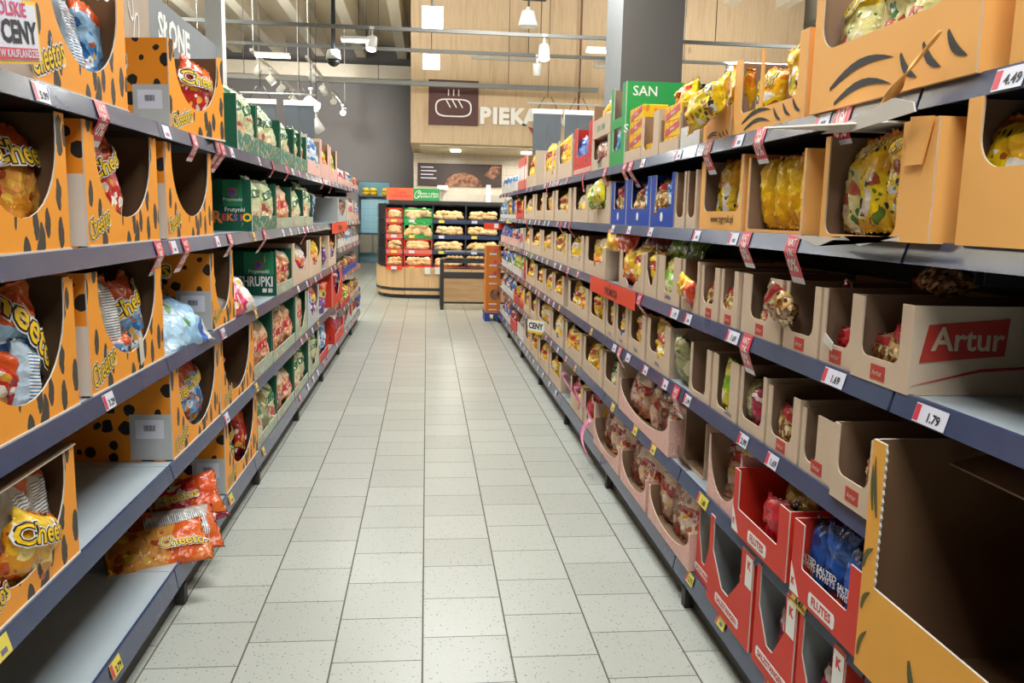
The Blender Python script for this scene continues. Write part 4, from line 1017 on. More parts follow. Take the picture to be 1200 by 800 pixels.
loose('R', 2, 3.8, .16, 'crimson', .22, .42, .09, 'crimson bag lying on kraft cartons behind the red-yellow bag', up=(.0, 1, .0), face=(-1, 0, .7), dz=.25, seed=3)
loose('R', 2, 3.25, .14, 'chips', .2, .45, .1, 'shiny green bag lying on top of the kraft cartons, right rack', up=(-.05, 1, .0), face=(-1, 0, .5), dz=.26, seed=4)
for (a, b_, fl_, n) in ((4.694, 5.324, 'yellowred', 1), (5.384, 5.970, 'yellowblue', 2), (6.007, 6.649, 'yellow', 1), (6.718, 7.355, 'yellow', 2), (7.411, 8.156, 'yellow', 2), (8.225, 8.701, 'yellow', 1)):
    c = carton_at('R', 2, a, b_, 'kraft', .235, K + ' of yellow bags', wb=.38, pl=.15, pr=.15); fill(c, fl_, n, .19, .26)
packet('R', 2, 9.064, .03, .003, .3, .2, .22, M['whiteb'], 'white upright packet beside the yellow bags at the far end', None, name='snack_packet')
c = carton_at('R', 2, 9.323, 10.410, 'white', .1, 'white tray of pink and blue packets', fmat='pinkprint', wb=.9); fill(c, ['crimson', 'navy', 'pinkcream'], 5, .2, .3)
c = carton_at('R', 2, 10.521, 11.504, 'white', .1, 'white tray of dark blue packets', fmat='pinkprint', wb=.9); fill(c, ['navy', 'purple'], 5, .22, .3)

# fourth shelf
c = carton_at('R', 3, 1.679, 1.899, 'kraft', .185, 'kraft carton with red side label', d=.0, dp=.44, pl=.12, pr=.2, wb=.35, r=.03); artur(c, z=.03); artur_side(c, .03, .06, .11)
put_bag(c, 'cookie', .45, .12, .14, .07, tilt=15, lean=5)
c = carton_at('R', 3, 1.907, 2.116, 'kraft', .17, K + ' with a folded inner flap', pl=.1, pr=.55, wb=.2); artur(c, z=.03)
c = carton_at('R', 3, 2.126, 2.344, 'kraft', .185, K + ' of round snack bags', pl=.12, pr=.2, wb=.25); artur(c, z=.025); put_bag(c, 'cookie', .68, .13, .12, .06, tilt=5, lean=4, y=.035)
c = carton_at('R', 3, 2.356, 2.567, 'kraft', .2, K + ' holding a yellow-magenta bag', pl=.1, pr=.12, wb=.2); put_bag(c, 'olive', .72, .16, .1, .05, tilt=-12, lean=2, y=.04); put_bag(c, 'crimson', .5, .14, .08, .05, tilt=-6, lean=2, y=.03)
c = carton_at('R', 3, 2.582, 2.833, 'kraft', .2, K + ' holding a green-yellow bag', pl=.2, pr=.3, wb=.12); put_bag(c, 'lime', .66, .185, .08, .05, tilt=3, lean=2, y=.03); on_front(c, 'Solidne', .022, M['text_blue'], .05, .02)
c = carton_at('R', 3, 2.852, 3.091, 'kraft', .2, 'empty kraft carton', pl=.1, pr=.2, wb=.12)
loose('R', 3, 3.248, .06, 'olive', .15, .2, .08, 'olive bag standing between kraft cartons, right rack fourth shelf', up=(-.1, -.1, 1), dz=.003, seed=1)
loose('R', 3, 3.134, .1, 'cream', .12, .1, .06, 'small green and white bag beside the empty kraft carton', up=(-.1, .2, 1), dz=.003, seed=2)
for (a, b_, fl_, n, fm) in ((3.358, 3.732, 'yellow', 1, 1), (3.763, 4.082, ['yellow', 'brown'], 1, 1), (4.101, 4.373, 'yellowblue', 1, 1), (4.394, 4.625, 'yellowred', 1, 1), (4.648, 5.121, 'yellow', 2, 0), (5.163, 5.928, 'yellow', 1, 0),
                       (6.120, 6.610, 'yellow', 2, 0), (6.656, 7.129, 'yellow', 2, 0), (7.182, 7.702, 'yellow', 2, 0), (7.764, 8.521, 'yellow', 2, 0)):
    c = carton_at('R', 3, a, b_, 'kraft', .215, K + (' with blue marks' if fm else ' of yellow bags'), wb=.35, pl=.12, pr=.22 if fm else .12); fill(c, fl_, n, .17, .22)
    if fm: on_front(c, 'Solidne', .024, M['text_blue'], 0, .03)
packet('R', 3, 8.713, .03, .003, .12, .2, .2, M['redb'], 'red and white upright packet at the far end of the fourth shelf', None, name='snack_packet')
c = carton_at('R', 3, 8.914, 9.818, 'white', .1, 'pale tray of yellow-green bags', wb=.9); fill(c, 'lime', 3, .22, .35)
c = carton_at('R', 3, 9.918, 11.300, 'white', .1, 'pale tray of teal and white bags', wb=.9); fill(c, ['sky', 'green', 'navy'], 6, .21, .3)

# fifth shelf
def classic_side(c):
    x = c['w'] / 2 + .0008; h = c['h']
    mb = MB(); mb.prism([(.0045, h * .42), (c['dp'] * .55, h - .001), (.0045, h - .001)], x, x + .0006, xf=lambda a, b, c_: (b, a, c_)); ob('white_corner', mb, M['text_white'], c['root'])
    mb = MB(); mb.box(x + .0008, x + .0012, .03, .085, h * .72, h * .94); ob('logo_square', mb, M['redb'], c['root'])
    text('K', .042, M['text_white'], c['root'], (x + .0018, .058, h * .83), side_rot(c), offs=(.06,)); text('CLASSIC', .013, M['redb'], c['root'], (x + .0018, .058, h * .68), side_rot(c))
def flutes(c, s='FLUTES', x=.0, z=.03, sz=.032, k=True):
    w_ = len(s) * sz * .36
    mb = MB(); mb.prism([(x - w_ + .006, z - sz * .6), (x + w_ - .006, z - sz * .6), (x + w_, z - sz * .35), (x + w_, z + sz * .35), (x + w_ - .006, z + sz * .6), (x - w_ + .006, z + sz * .6), (x - w_, z + sz * .35), (x - w_, z - sz * .35)], -.0012, -.0005)
    ob('name_plate', mb, M['text_white'], c['root']); text(s, sz, M['redb'], c['root'], (x, -.0018, z), offs=(.03,))
    if k:
        mb = MB(); mb.prism([(-c['w'] / 2, .005), (-c['w'] / 2 + .055, .005 + .0), (-c['w'] / 2, .085)], -.0010, -.0004); ob('white_corner', mb, M['text_white'], c['root'])
        text('K', .026, M['redb'], c['root'], (-c['w'] / 2 + .016, -.0016, .035), offs=(.06,))
c = carton_at('R', 4, 1.680, 2.041, 'redlow', .205, 'red carton of blue pretzel bags', d=-.015, cut='R', pl=.16, pr=.16, wb=.42, r=.01, dp=.42); classic_side(c); flutes(c)
for i, (fx, yw, dz_) in enumerate(((.28, 0, 0), (.62, 12, 0), (.86, 4, 0))):
    o_ = put_bag(c, 'navy', fx, (.2, .225, .2)[i], .12, .07, tilt=(-4, 3, 0)[i], lean=3, yaw=yw, seed=i, y=.06)
    me_w = text_mesh('SALTED\nTWISTS', .022, [M['text_white']], (.02,)); link('logo', me_w, o_, (0, -.046, .09), (R(90), 0, 0))
c = carton_at('R', 4, 2.078, 2.490, 'redlow', .205, 'red carton of yellow flutes bags', d=-.01, cut='R', pl=.1, pr=.16, wb=.4, r=.01, dp=.42); flutes(c)
put_bag(c, 'chocyellow', .5, .19, .2, .07, lean=14, y=.1); put_bag(c, 'crimsonplain', .45, .17, .17, .07, tilt=-6, lean=3, y=.05); put_bag(c, 'chocyellow', .2, .17, .12, .06, lean=3, y=.05, seed=2)
c = carton_at('R', 4, 2.505, 2.824, 'pink', .23, 'pink printed carton of red-banded bags', wb=.15, d=.02, pl=.04, pr=.04)
for i, fx in enumerate((.25, .7)): put_bag(c, 'pinkcream', fx, .24, .17, .06, tilt=-14, lean=16, y=.06, seed=i, logo=('7DAYS', .03, [M['text_white'], M['text_red']]))
c = carton_at('R', 4, 2.982, 3.240, 'kraft', .22, 'kraft carton with torn open front', cut='low', wb=.04, d=.06); 
ob('torn_flap', MB().prism([(0, 0), (.16, .0), (.16, .12), (.04, .05)], -.004, 0), M['kraft_in'], c['root'], (-.16, 0, .0), (R(30), 0, 0))
c = carton_at('R', 4, 3.276, 4.194, 'pink', .16, 'wide pink printed tray of cream bags', wb=.3, cut='U', pl=.03, pr=.03, d=.01)
for i, fx in enumerate((.15, .32, .5, .68, .85)): put_bag(c, ('pinkcream', 'brown', 'pinkcream', 'pinkcream', 'pinkcream')[i], fx, .22, .19, .08, tilt=(8, -5, 10, -12, 4)[i], lean=10, seed=i, logo=('7DAYS', .03, [M['text_white'], M['text_red']]) if i in (0, 3) else None)
loose('R', 4, 3.75, .2, 'brown', .2, .26, .1, 'brown bag slumped at the back of the wide pink tray', up=(-.2, .3, 1), dz=.03, seed=2)
loose('R', 4, 3.95, .2, 'pinkcream', .2, .26, .1, 'cream bag upright at the back of the wide pink tray', up=(.2, .1, 1), dz=.03, seed=3)
for (a, b_, fl_, n, de) in ((4.253, 4.624, 'cream', 1, ' of green and white bags'), (4.671, 5.264, 'yellow', 2, ' of yellow bags'), (5.325, 5.979, 'yellow', 2, ' of yellow bags'), (6.077, 6.663, 'yellowblue', 1, ' of blue and yellow bags'),
                        (6.710, 7.514, 'yellowblue', 1, ' of blue and yellow bags'), (7.636, 8.093, 'yellow', 1, ' of yellow bags'), (8.162, 8.606, 'yellow', 2, ' of yellow bags')):
    c = carton_at('R', 4, a, b_, 'kraft', .225, K + de, wb=.38, pl=.1, pr=.12); fill(c, fl_, n, .2, .24)
c = carton_at('R', 4, 8.684, 9.649, 'redlow', .14, 'low red and pink tray', wb=.6); fill(c, ['yellowred', 'crimson'], 3, .2, .3)
c = carton_at('R', 4, 9.747, 11.226, 'white', .1, 'white tray of blue and white packets', wb=.9); fill(c, ['sky', 'navy', 'pinkcream'], 6, .2, .3)

# bottom shelf
for i, (a, b_, pl_, de) in enumerate(((1.750, 1.999, .15, 'red carton of dark red bags'), (2.015, 2.290, .15, 'red carton showing its grey inside'), (2.317, 2.710, .15, 'red carton with one crimson bag'))):
    c = carton_at('R', 5, a, b_, 'red', .31, de, wb=.3, pl=.1, pr=.24, d=.0, dp=.4); flutes(c, 'SALZSTANGEN', .0, .045, .027, False)
    front_patch(c, c['w'] / 2 - .055, c['w'] / 2 - .004, .2, .3, M['text_white'], 'white_corner'); on_front(c, 'K', .035, M['redb'], c['w'] / 2 - .03, .27, offs=(.06,))
    put_bag(c, 'crimson', .45 if i == 2 else .6, .2, .14, .07, tilt=6, lean=6); put_bag(c, 'crimson', .2, .18, .14, .07, tilt=-6, lean=6, y=.2) if i == 0 else None
c = carton_at('R', 5, 2.728, 2.892, 'red', .3, 'red carton with an orange-brown bag', wb=.25, pl=.1, pr=.14); fill(c, 'yellowred', 1, .2, .2); flutes(c, 'SALZSTANGEN', .0, .04, .022, False)
for (a, b_, n) in ((2.912, 3.510, 4), (3.554, 4.055, 3), (4.093, 4.756, 3)):
    c = carton_at('R', 5, a, b_, 'pink', .15, 'pink printed tray of cream bags', wb=.25, pl=.03, pr=.03, d=.0)
    for i in range(n): put_bag(c, ('pinkcream', 'pinkcream', 'brown', 'pinkcream')[i], (i + .5) / n, .24, .2, .09, tilt=(6, -8, 10, -4)[i], lean=8, seed=i, logo=('7DAYS', .035, [M['text_white'], M['text_red']]) if i < 2 else None)
    for i in range(2): put_bag(c, 'brown', .3 + .4 * i, .22, .2, .09, tilt=(6, -8)[i], lean=10, seed=i + 2, y=.24)
for (a, b_, fl_, n) in ((4.808, 5.169, ['yellow', 'crimsonplain'], 2), (5.229, 5.691, ['yellowred', 'crimsonplain'], 2), (6.111, 6.691, 'yellowblue', 2), (6.764, 7.385, 'yellow', 2), (7.445, 7.953, 'yellow', 2), (8.021, 8.456, 'yellow', 1)):
    c = carton_at('R', 5, a, b_, 'kraft', .22, K + (' wrapped in pink ribbon' if a < 5.98 else ' of yellow bags'), wb=.45, pl=.1, pr=.12); fill(c, fl_, n, .2, .24)
    if a < 5.98:
        rb = MB(); n_ = 12
        for i in range(n_ + 1):
            s = i / n_; x = -.2 + .35 * s; zz = .2 + .07 * math.sin(s * 4) - .18 * s; yy = -.02 - .05 * math.sin(s * 5)
            rb.v += [(x, yy, zz), (x + .02, yy - .02, zz + .05)]
        for i in range(n_): rb.face((2 * i, 2 * i + 1, 2 * i + 3, 2 * i + 2), 0, True)
        o = ob('pink_wrap', rb, plain('pink_film', '#e58fb4', .3), c['root']); o.modifiers.new('thick', 'SOLIDIFY').thickness = .002
c = carton_at('R', 5, 8.572, 9.201, 'white', .22, 'white carton with grey stripe', wb=.7); fill(c, 'magenta', 2, .2, .3)
c = carton_at('R', 5, 9.384, 9.978, 'redlow', .2, 'red and white low carton', wb=.6); fill(c, 'crimson', 3, .2, .3)
c = carton_at('R', 5, 10.084, 11.147, 'white', .12, 'white tray of purple packets', wb=.8); fill(c, ['navy', 'purple'], 6, .24, .3)
# plastic pink ribbon hanging to the floor
rb = MB(); n_ = 16
for i in range(n_ + 1):
    s = i / n_; x = .985 - .06 * math.sin(s * 3) ; y = 4.72 - .1 * s + .05 * math.sin(s * 6); zz = .30 - .22 * s
    rb.v += [(x, y, zz), (x - .01, y + .045 * (1 - .4 * s), zz + .01)]
for i in range(n_): rb.face((2 * i, 2 * i + 1, 2 * i + 3, 2 * i + 2), 0, True)
o = ob('plastic_ribbon', rb, plain('pink_film', '#e58fb4', .3)); o.modifiers.new('thick', 'SOLIDIFY').thickness = .002
tag(o, 'pink plastic ribbon dangling over the bottom rail of the right rack', 'ribbon')

# big amber carton in the nearest bay on the right
def big_carton():
    w, h, dp = .62, .525, .45; z = RZ[4] + .001
    root = empty('display_carton', (1.0 - .03, 1.665 - w / 2, z), R(-90)); tag(root, 'large amber display carton with dark olive stripes in the right foreground', 'carton')
    t = .005; b = MB(); x0, x1 = -w / 2, w / 2
    b.box(x0, x1, t, dp, 0, t, mats=(0, 0, 0, 0, 0, 1)); b.box(x0, x1, dp - t, dp, t, h, mats=(0, 0, 1, 0, 0, 2))
    b.box(x0, x0 + t, t, dp - t, t, h, mats=(0, 1, 0, 0, 0, 2)); b.box(x1 - t, x1, t, dp - t, t, h, mats=(1, 0, 0, 0, 0, 2))
    ob('carton_body', b, [M['tigerdeep'], M['brown_in'], M['paper_edge']], root)
    pts = [(x0, 0), (x1, 0), (x1, h)]
    pts += [(x1 - .05, h)]
    # serrated tear edges
    zz = h; k = 0
    while zz > .22: pts.append((x1 - .05 - (.004 if k % 2 else 0), zz)); zz -= .009; k += 1
    pts += [(x1 - .06, .205), (x0 + .05, .205)]
    zz = .21; k = 0
    while zz < h: pts.append((x0 + .05 + (.004 if k % 2 else 0), zz)); zz += .009; k += 1
    pts += [(x0 + .05, h), (x0, h)]
    ob('front_panel', MB().prism(pts, 0, t, 0, 1, 2), [M['tigerdeep'], M['brown_in'], M['paper_edge']], root)
    cc = {'root': root}
    M['stripe'] = plain('olive_ink', '#55572c', .6)
    rx_ = x1 * -1
    for (xa, za, dx, dz, bow, ww) in ((-.012, .36, -.022, .13, .004, .012), (-.03, .37, -.012, .1, .003, .009), (-.046, .235, .034, .055, .010, .013), (-.04, .14, .03, .05, .008, .012), (-.04, .03, .03, .07, .008, .012)):
        blade(cc, x0 + .05 + xa, za, dx * -1 if False else dx, dz, bow, ww)
    for i in range(3): blade(cc, x0 + .2 + .1 * i, .12, .05, -.08, -.01, .018)
    fl = MB(); fl.v = [(x0 + .01, dp - .01, h), (x1, dp - .01, h), (x1, .16, h - .05), (x0 + .03, .16, h - .05), (x0 + .01, dp - .01, h + .004), (x1, dp - .01, h + .004), (x1, .16, h - .046), (x0 + .03, .16, h - .046)]
    for f_ in ((0, 3, 2, 1), (4, 5, 6, 7), (0, 1, 5, 4), (1, 2, 6, 5), (2, 3, 7, 6), (3, 0, 4, 7)): fl.face(f_)
    ob('top_flap', fl, M['kraft_in'], root)
big_carton()
M['stripe'] = M['text_black']

# ---- labels of cartons and bags
rows_ = {}
for c in CART: rows_.setdefault((c['side'], c['row']), []).append(c)
for (side, row), cs in rows_.items():
    cs.sort(key=lambda c: (round(min(c['y0'], c['y1']), 2), c['root'].location.z))
    k = 0; sn = shelfname(side, row); rk = RACK[side]
    for c in cs:
        pos = '%s carton from the near end' % oname(k); k += 1
        tag(c['root'], '%s, %s, %s rack %s' % (c['desc'], oname(k - 1) + (' from near end' if len(c['desc'].split()) > 6 else ' from the near end'), rk, sn), 'carton', 'cartons on the %s rack, %s' % (rk, sn))
        bg = sorted(c['bags'], key=lambda b: b[2]); n = len(bg)
        for i, (o, fl_, fx) in enumerate(bg):
            w_ = '' if n == 1 else ('nearer of two, ' if i == 0 else 'farther of two, ') if n == 2 else oname(i) + ' of %s, ' % ['', '', '', 'three', 'four', 'five', 'six', 'seven'][n]
            short = BAGN[fl_]
            tag(o, '%s, %s%s carton along, %s rack %s' % (short, w_, oname(k - 1), rk, sn), 'snack bag', 'bags in cartons on the %s rack, %s' % (rk, sn))

# ================================================================== tags and strips
rt = random.Random(8)
for c in CART:
    if min(c['y0'], c['y1']) > 5.3 and c['root'].location.z - zof(c['side'], c['row']) < .05:
        for k in range(2 if c['w'] > .35 else 1):
            yy = min(c['y0'], c['y1']) + c['w'] * (k + rt.uniform(.3, .7)) / (2 if c['w'] > .35 else 1)
            if any(t[0] == c['side'] and t[1] == c['row'] and abs(t[2] - yy) < .075 for t in TAGS): continue
            price_tag(c['side'], c['row'], yy, rt.choice(['lilac', 'pink', 'lilac', 'pink', 'yellow' if c['row'] in (3, 4, 5) else 'lilac']))

for (side, row, y, kind_, price) in (
    ('L', 0, 2.122, 'white', '5.99'), ('L', 0, 3.085, 'lilac', None), ('L', 2, 2.442, 'white', '3.29'), ('L', 2, 3.806, 'white', '3.29'), ('L', 3, 1.767, 'yellow', None), ('L', 3, 3.823, 'white', None),
    ('L', 4, 2.390, 'yellow', '2.79'), ('L', 4, 3.217, 'white', '3.29'), ('L', 4, 3.859, 'yellow', None), ('L', 1, 3.114, 'white', None), ('L', 1, 3.749, 'white', None),
    ('L', 0, 4.073, 'white', None), ('L', 0, 4.719, 'white', None), 
    ('L', 1, 4.534, 'yellow', None), 
    ('L', 2, 4.531, 'yellow', None), 
    ('L', 3, 4.507, 'yellow', None), ('L', 4, 4.653, 'yellow', None),
    
    
    ('R', 0, 1.401, 'white', '4.49'), ('R', 0, 2.094, 'white', None), ('R', 0, 2.675, 'white', None), ('R', 0, 3.328, 'white', None), ('R', 0, 3.894, 'white', None), 
    ('R', 1, 3.047, 'white', None), ('R', 1, 2.667, 'white', None), ('R', 1, 3.701, 'white', None), ('R', 1, 4.106, 'white', None), ('R', 1, 4.475, 'white', None), 
    ('R', 2, 3.275, 'white', '1.99'), ('R', 2, 3.095, 'white', None), ('R', 2, 2.620, 'white', '1.69'), ('R', 2, 1.929, 'white', '1.69'), ('R', 2, 1.527, 'white', '1.79'), ('R', 2, 4.102, 'pink', None), ('R', 2, 4.830, 'yellow', None), 
    ('R', 3, 3.051, 'white', '2.99'), ('R', 3, 2.476, 'white', '2.99'), ('R', 3, 2.250, 'white', '1.69'), ('R', 3, 3.356, 'white', None), ('R', 3, 3.678, 'white', None), ('R', 3, 4.009, 'lilac', None), ('R', 3, 4.317, 'lilac', None), ('R', 3, 4.954, 'yellow', None), 
    ('R', 4, 2.813, 'yellow', '1.60'), ('R', 4, 2.025, 'yellow', '6.47'), ('R', 4, 4.300, 'yellow', None), ('R', 4, 3.812, 'yellow', None), ('R', 4, 3.488, 'yellow', None), 
    ('R', 5, 2.904, 'yellow', '2.75'), ('R', 5, 2.566, 'yellow', None), ('R', 5, 2.156, 'yellow', None), ('R', 5, 8.665, 'lilac', None)):
    price_tag(side, row, y, kind_, price, .085 if (side, row) in (('R', 2), ('R', 4)) and price else .062)
for (side, row, y, L_, cu, wr) in (
    ('L', 0, 2.494, .115, .25, 1), ('L', 0, 3.434, .1, .3, 1), ('L', 0, 3.798, .12, .6, 1), ('L', 0, 3.891, .12, .6, 1), ('L', 0, 5.128, .1, .4, 0), ('L', 0, 5.652, .1, .4, 0), ('L', 0, 7.520, .1, .3, 0), ('L', 0, 8.184, .12, .2, 0), ('L', 0, 9.951, .14, .1, 0),
    ('L', 1, 2.948, .11, .25, 1), ('L', 1, 3.265, .12, .35, 1), ('L', 1, 3.989, .1, .35, 1), ('L', 1, 4.818, .12, .5, 1), ('L', 1, 6.431, .14, .3, 0), ('L', 2, 6.623, .13, .3, 0),
    ('R', 0, 1.991, .085, .1, 1), ('R', 0, 2.499, .1, .15, 1), ('R', 0, 2.976, .11, .2, 1), ('R', 0, 4.127, .12, .5, 1), ('R', 0, 4.254, .14, .4, 1), ('R', 0, 4.732, .12, .1, 1), ('R', 0, 5.388, .12, -.2, 0), ('R', 0, 7.014, .12, -.3, 0), ('R', 0, 9.353, .12, .2, 0), ('R', 0, 10.788, .12, -.2, 0),
    ('R', 1, 2.563, .105, .2, 1), ('R', 1, 2.218, .125, .1, 1), ('R', 1, 5.850, .11, .6, 0), ('R', 1, 6.271, .11, .5, 0), ('R', 1, 8.400, .13, .5, 0),
    ('R', 2, 2.501, .115, .05, 1), ('R', 2, 3.844, .12, .8, 1), ('R', 2, 5.897, .12, .3, 0), ('R', 3, 3.197, .12, .1, 1), ('R', 3, 4.196, .1, .3, 1), ('R', 3, 7.419, .12, .3, 0), ('R', 2, 8.957, .12, .3, 0)):
    vat_strip(side, row, y, L_ * (1.08 if wr else 1), .078 if wr else .046, cu, bool(wr))
def nameit(lst, fn):
    g = {}
    for t in lst: g.setdefault((t[0], t[1]), []).append(t)
    for (side, row), ts in g.items():
        ts.sort(key=lambda t: t[2])
        for i, t in enumerate(ts): fn(side, row, i, t)
nameit(TAGS, lambda s, r_, i, t: tag(t[3], '%s, %s along the price rail of %s rack %s' % (t[4], oname(i), RACK[s], shelfname(s, r_)), 'price tag', 'price tags on the %s rack' % RACK[s]))
nameit(STRIPS, lambda s, r_, i, t: tag(t[3], 'red hanging strip, %s from the near end of %s rack %s' % (oname(i), RACK[s], shelfname(s, r_)), 'hanging strip', 'red strips hanging from the %s rack' % RACK[s]))

# promotion flags
def flag(side, row, y, w, h, s, label, out=0, ang=0, bottom=None):
    z = zof(side, row)
    r = empty('promotion_flag', (FR[side] - SG[side] * (.006 + out), y, z - h + .008), RZT[side] + R(ang)); tag(r, label, 'promotion flag')
    ob('flag_card', MB().box(-w / 2, w / 2, -.001, .0002, 0, h), M['promo'], r)
    if s: text(s, h * .62, M['text_black'], r, (.02, -.0022, h * .4), offs=(.02,))
    text('SUPER', h * .18, M['text_black'], r, (0, -.0022, h * .78), offs=(0,)) if s else None
    return r
flag('R', 2, (4.986 + 3.876) / 2, 4.986 - 3.876, .09, '! PROMOCJA', 'orange-red promotion flag with black writing on the right rack third rail')
flag('L', 1, 8.85, 1.5, .105, 'PROMOCJA', 'orange-red promotion flag with black writing on the left rack second rail')
r = empty('promotion_flag', (.99, 11.6, 1.37), 0); tag(r, 'orange-red flag sticking out above the orange display box', 'promotion flag')
ob('flag_card', MB().box(-.2, .24, 0, .004, -.07, .02), M['promo'], r); ob('white_mark', MB().box(-.06, .0, -.001, -.0002, -.05, .01), M['text_white'], r)
r = empty('price_flag', (.985, 7.108, .50), R(-90 + 35)); tag(r, 'white and yellow price flag hanging from the right rack fifth rail', 'promotion flag')
ob('flag_card', MB().box(-.16, .16, 0, .003, -.02, .1), M['text_yellow'], r); ob('flag_face', MB().box(-.155, .06, -.002, -.0002, .0, .095), M['text_white'], r); text('CENY', .07, M['text_black'], r, (-.05, -.003, .045), offs=(.04,))

# ================================================================== hanging sign and pole over the left rack
r = empty('category_sign', (-1.45, 4.0, 2.15), R(90)); tag(r, 'grey and beige hanging aisle sign with white lettering over the left rack', 'sign')
ob('board', MB().box(-.9, .72, .0, .03, 0, .46), plain('sign_beige', '#b29c86', .6), r)
ob('grey_board', MB().box(.72, 2.42, -.001, .031, 0, .46), plain('sign_grey', '#80868a', .6), r)
text('SŁONE', .2, M['text_white'], r, (1.16, -.003, .315), offs=(.04,))
for (cx, cz, a) in ((.42, .36, .3), (.5, .2, -.2), (.2, .3, .5)):
    mb = MB(); n = 28; P = []
    for i in range(n):
        t = 2 * math.pi * i / n; rr = .05 * (1 + .22 * math.cos(2 * t)); x, z = rr * math.sin(t) * .8, rr * math.cos(t) * 1.6
        P.append((cx + x * math.cos(a) - z * math.sin(a), cz + x * math.sin(a) + z * math.cos(a), x, z))
    for i in range(n):
        p, q = P[i], P[(i + 1) % n]; b = len(mb.v)
        s_ = 1.14
        po = (cx + (p[0] - cx) * s_, cz + (p[1] - cz) * s_); qo = (cx + (q[0] - cx) * s_, cz + (q[1] - cz) * s_)
        mb.prism([(p[0], p[1]), (q[0], q[1]), qo, po], -.004, -.001)
    ob('peanut_outline', mb, M['text_white'], r)
r = empty('sign_pole', (-1.47, 6.22, 1.7)); tag(r, 'white square pole standing at the far end of the aisle sign', 'pole')
ob('pole', MB().box(-.055, .055, -.055, .055, 0, 4.4), M['white'], r); ob('foot_plate', MB().box(-.08, .08, -.08, .08, 0, .01), M['white'], r)

# ================================================================== trunking, lamps, spotlights
def luminaire(x, y, z, L, label, watt=0, w=.07, up=0):
    r = empty('linear_lamp', (x, y, z)); tag(r, label, 'ceiling lamp', 'linear lamps on the trunking')
    ob('housing', MB().box(-L / 2, L / 2, -w / 2, w / 2, .02, .06), M['white'], r)
    ob('diffuser', MB().box(-L / 2 + .01, L / 2 - .01, -w / 2 + .005, w / 2 - .005, 0, .0195), M['lamp'], r)
    if z < 3.75: ob('hanger', MB().box(-L / 2 + .05, -L / 2 + .06, -.005, .005, .06, .165).box(L / 2 - .06, L / 2 - .05, -.005, .005, .06, .165), M['grey'], r)
    if watt:
        li = D.lights.new('lamp_light', 'AREA'); li.shape = 'RECTANGLE'; li.size = L; li.size_y = .12; li.energy = watt; li.color = LAMP_COL
        o = link('lamp_light', li, r, (0, 0, -.02))
        if up:  # extra upward light, added to brighten the ceiling
            l2 = D.lights.new('added_uplight', 'AREA'); l2.shape = 'RECTANGLE'; l2.size = L; l2.size_y = .1; l2.energy = up; l2.color = LAMP_COL
            link('added_uplight', l2, r, (0, 0, .09), (R(180), 0, 0))
def trunk(y, z, x0, x1, label, sz=.05):
    r = empty('lamp_trunking', ((x0 + x1) / 2, y, z)); tag(r, label, 'trunking'); L = (x1 - x0) / 2
    ob('trunking_rail', MB().box(-L, L, -sz / 2, sz / 2, 0, sz), plain('trunking_grey', '#7a7d7d', .6), r)
    x = -L + .8
    wr = MB()
    while x < L: wr.cyl((x, 0, sz), (x, 0, 6.15 - z), .006, seg=5); x += 2.4
    ob('suspension_wires', wr, M['black'], r)
def flood(x, y, z, label):  # added out of view to brighten the fascia and bakery
    r = empty('added_flood', (x + .8, y, z)); tag(r, label, 'added flood lamp', 'added lights on the trunking above mid-aisle')
    ob('housing', MB().box(-.12, .12, -.05, .03, -.24, -.06), M['black'], r); ob('bracket', MB().box(-.01, .01, -.01, .01, -.06, 0), M['black'], r); ob('glass', MB().box(-.11, .11, .0301, .034, -.23, -.07), M['lamp'], r)
    li = D.lights.new('added_flood_light', 'SPOT'); li.energy = FLOOD_W; li.spot_size = R(95); li.spot_blend = .9; li.shadow_soft_size = .12; li.color = (1, .95, .87)
    o = link('added_flood_light', li, r, (0, .05, -.15)); o.rotation_euler = Vector((0, 1, -.02)).to_track_quat('-Z', 'Y').to_euler()
tn = 0
for (y, z, x0, x1) in ((-2.2, 3.95, -6, 7), (.6, 3.95, -6, 7), (3.4, 3.95, -6, 7), (6.2, 3.95, -6, 7), (9.0, 3.95, -6, 7)):
    trunk(y, z, x0, x1, 'grey lamp trunking across the aisle, %s row from behind the camera' % oname(tn))
    for k, x in enumerate((-4.6, .3, 4.9) if y > 6.5 else (.3,)):
        luminaire(x, y, z - .07, 1.4, 'linear lamp %s from the left on the %s trunking row' % (oname(k), oname(tn)), LAMP_W, up=UP_W)
        if tn == 4: flood(x, y, z, 'added black flood lamp %s from the left on the trunking above mid-aisle' % oname(k))
    tn += 1
trunk(11.5, 3.86, -6.5, 7, 'thin grey lamp trunking, nearest of the three crossing the wood fascia', .045)
trunk(12.9, 3.86, -6.5, 7, 'thin grey lamp trunking, middle one crossing the wood fascia', .045)
trunk(16.0, 3.83, -6.5, 3.2, 'grey lamp trunking, lowest of the three crossing the bread sign', .08)
luminaire(-.92, 11.5, 3.70, .42, 'bright linear lamp over the aisle just left of the dome camera', 25, .12)
luminaire(-2.25, 12.9, 3.70, .5, 'bright linear lamp left of the aisle beneath the roof beams', 25, .12)
luminaire(2.35, 11.5, 3.70, .45, 'bright linear lamp beside the grey column', 25, .12)
for k, (x, y, z, sx_, sz_, lab) in enumerate(((.06, 11.8, 4.12, .28, .26, 'upper square white lamp panel hanging before the wood fascia'), (.06, 15.0, 4.1, .28, .22, 'lower square white lamp panel above the dark bread sign'))):
    r = empty('square_lamp', (x, y, z)); tag(r, lab, 'ceiling lamp')
    ob('lamp_box', MB().box(-sx_ / 2, sx_ / 2, -.03, .15, -sz_ / 2, sz_ / 2), M['lamp'], r); ob('cord', MB().cyl((0, .05, sz_ / 2), (0, .05, 6.19 - z), .008), M['black'], r)
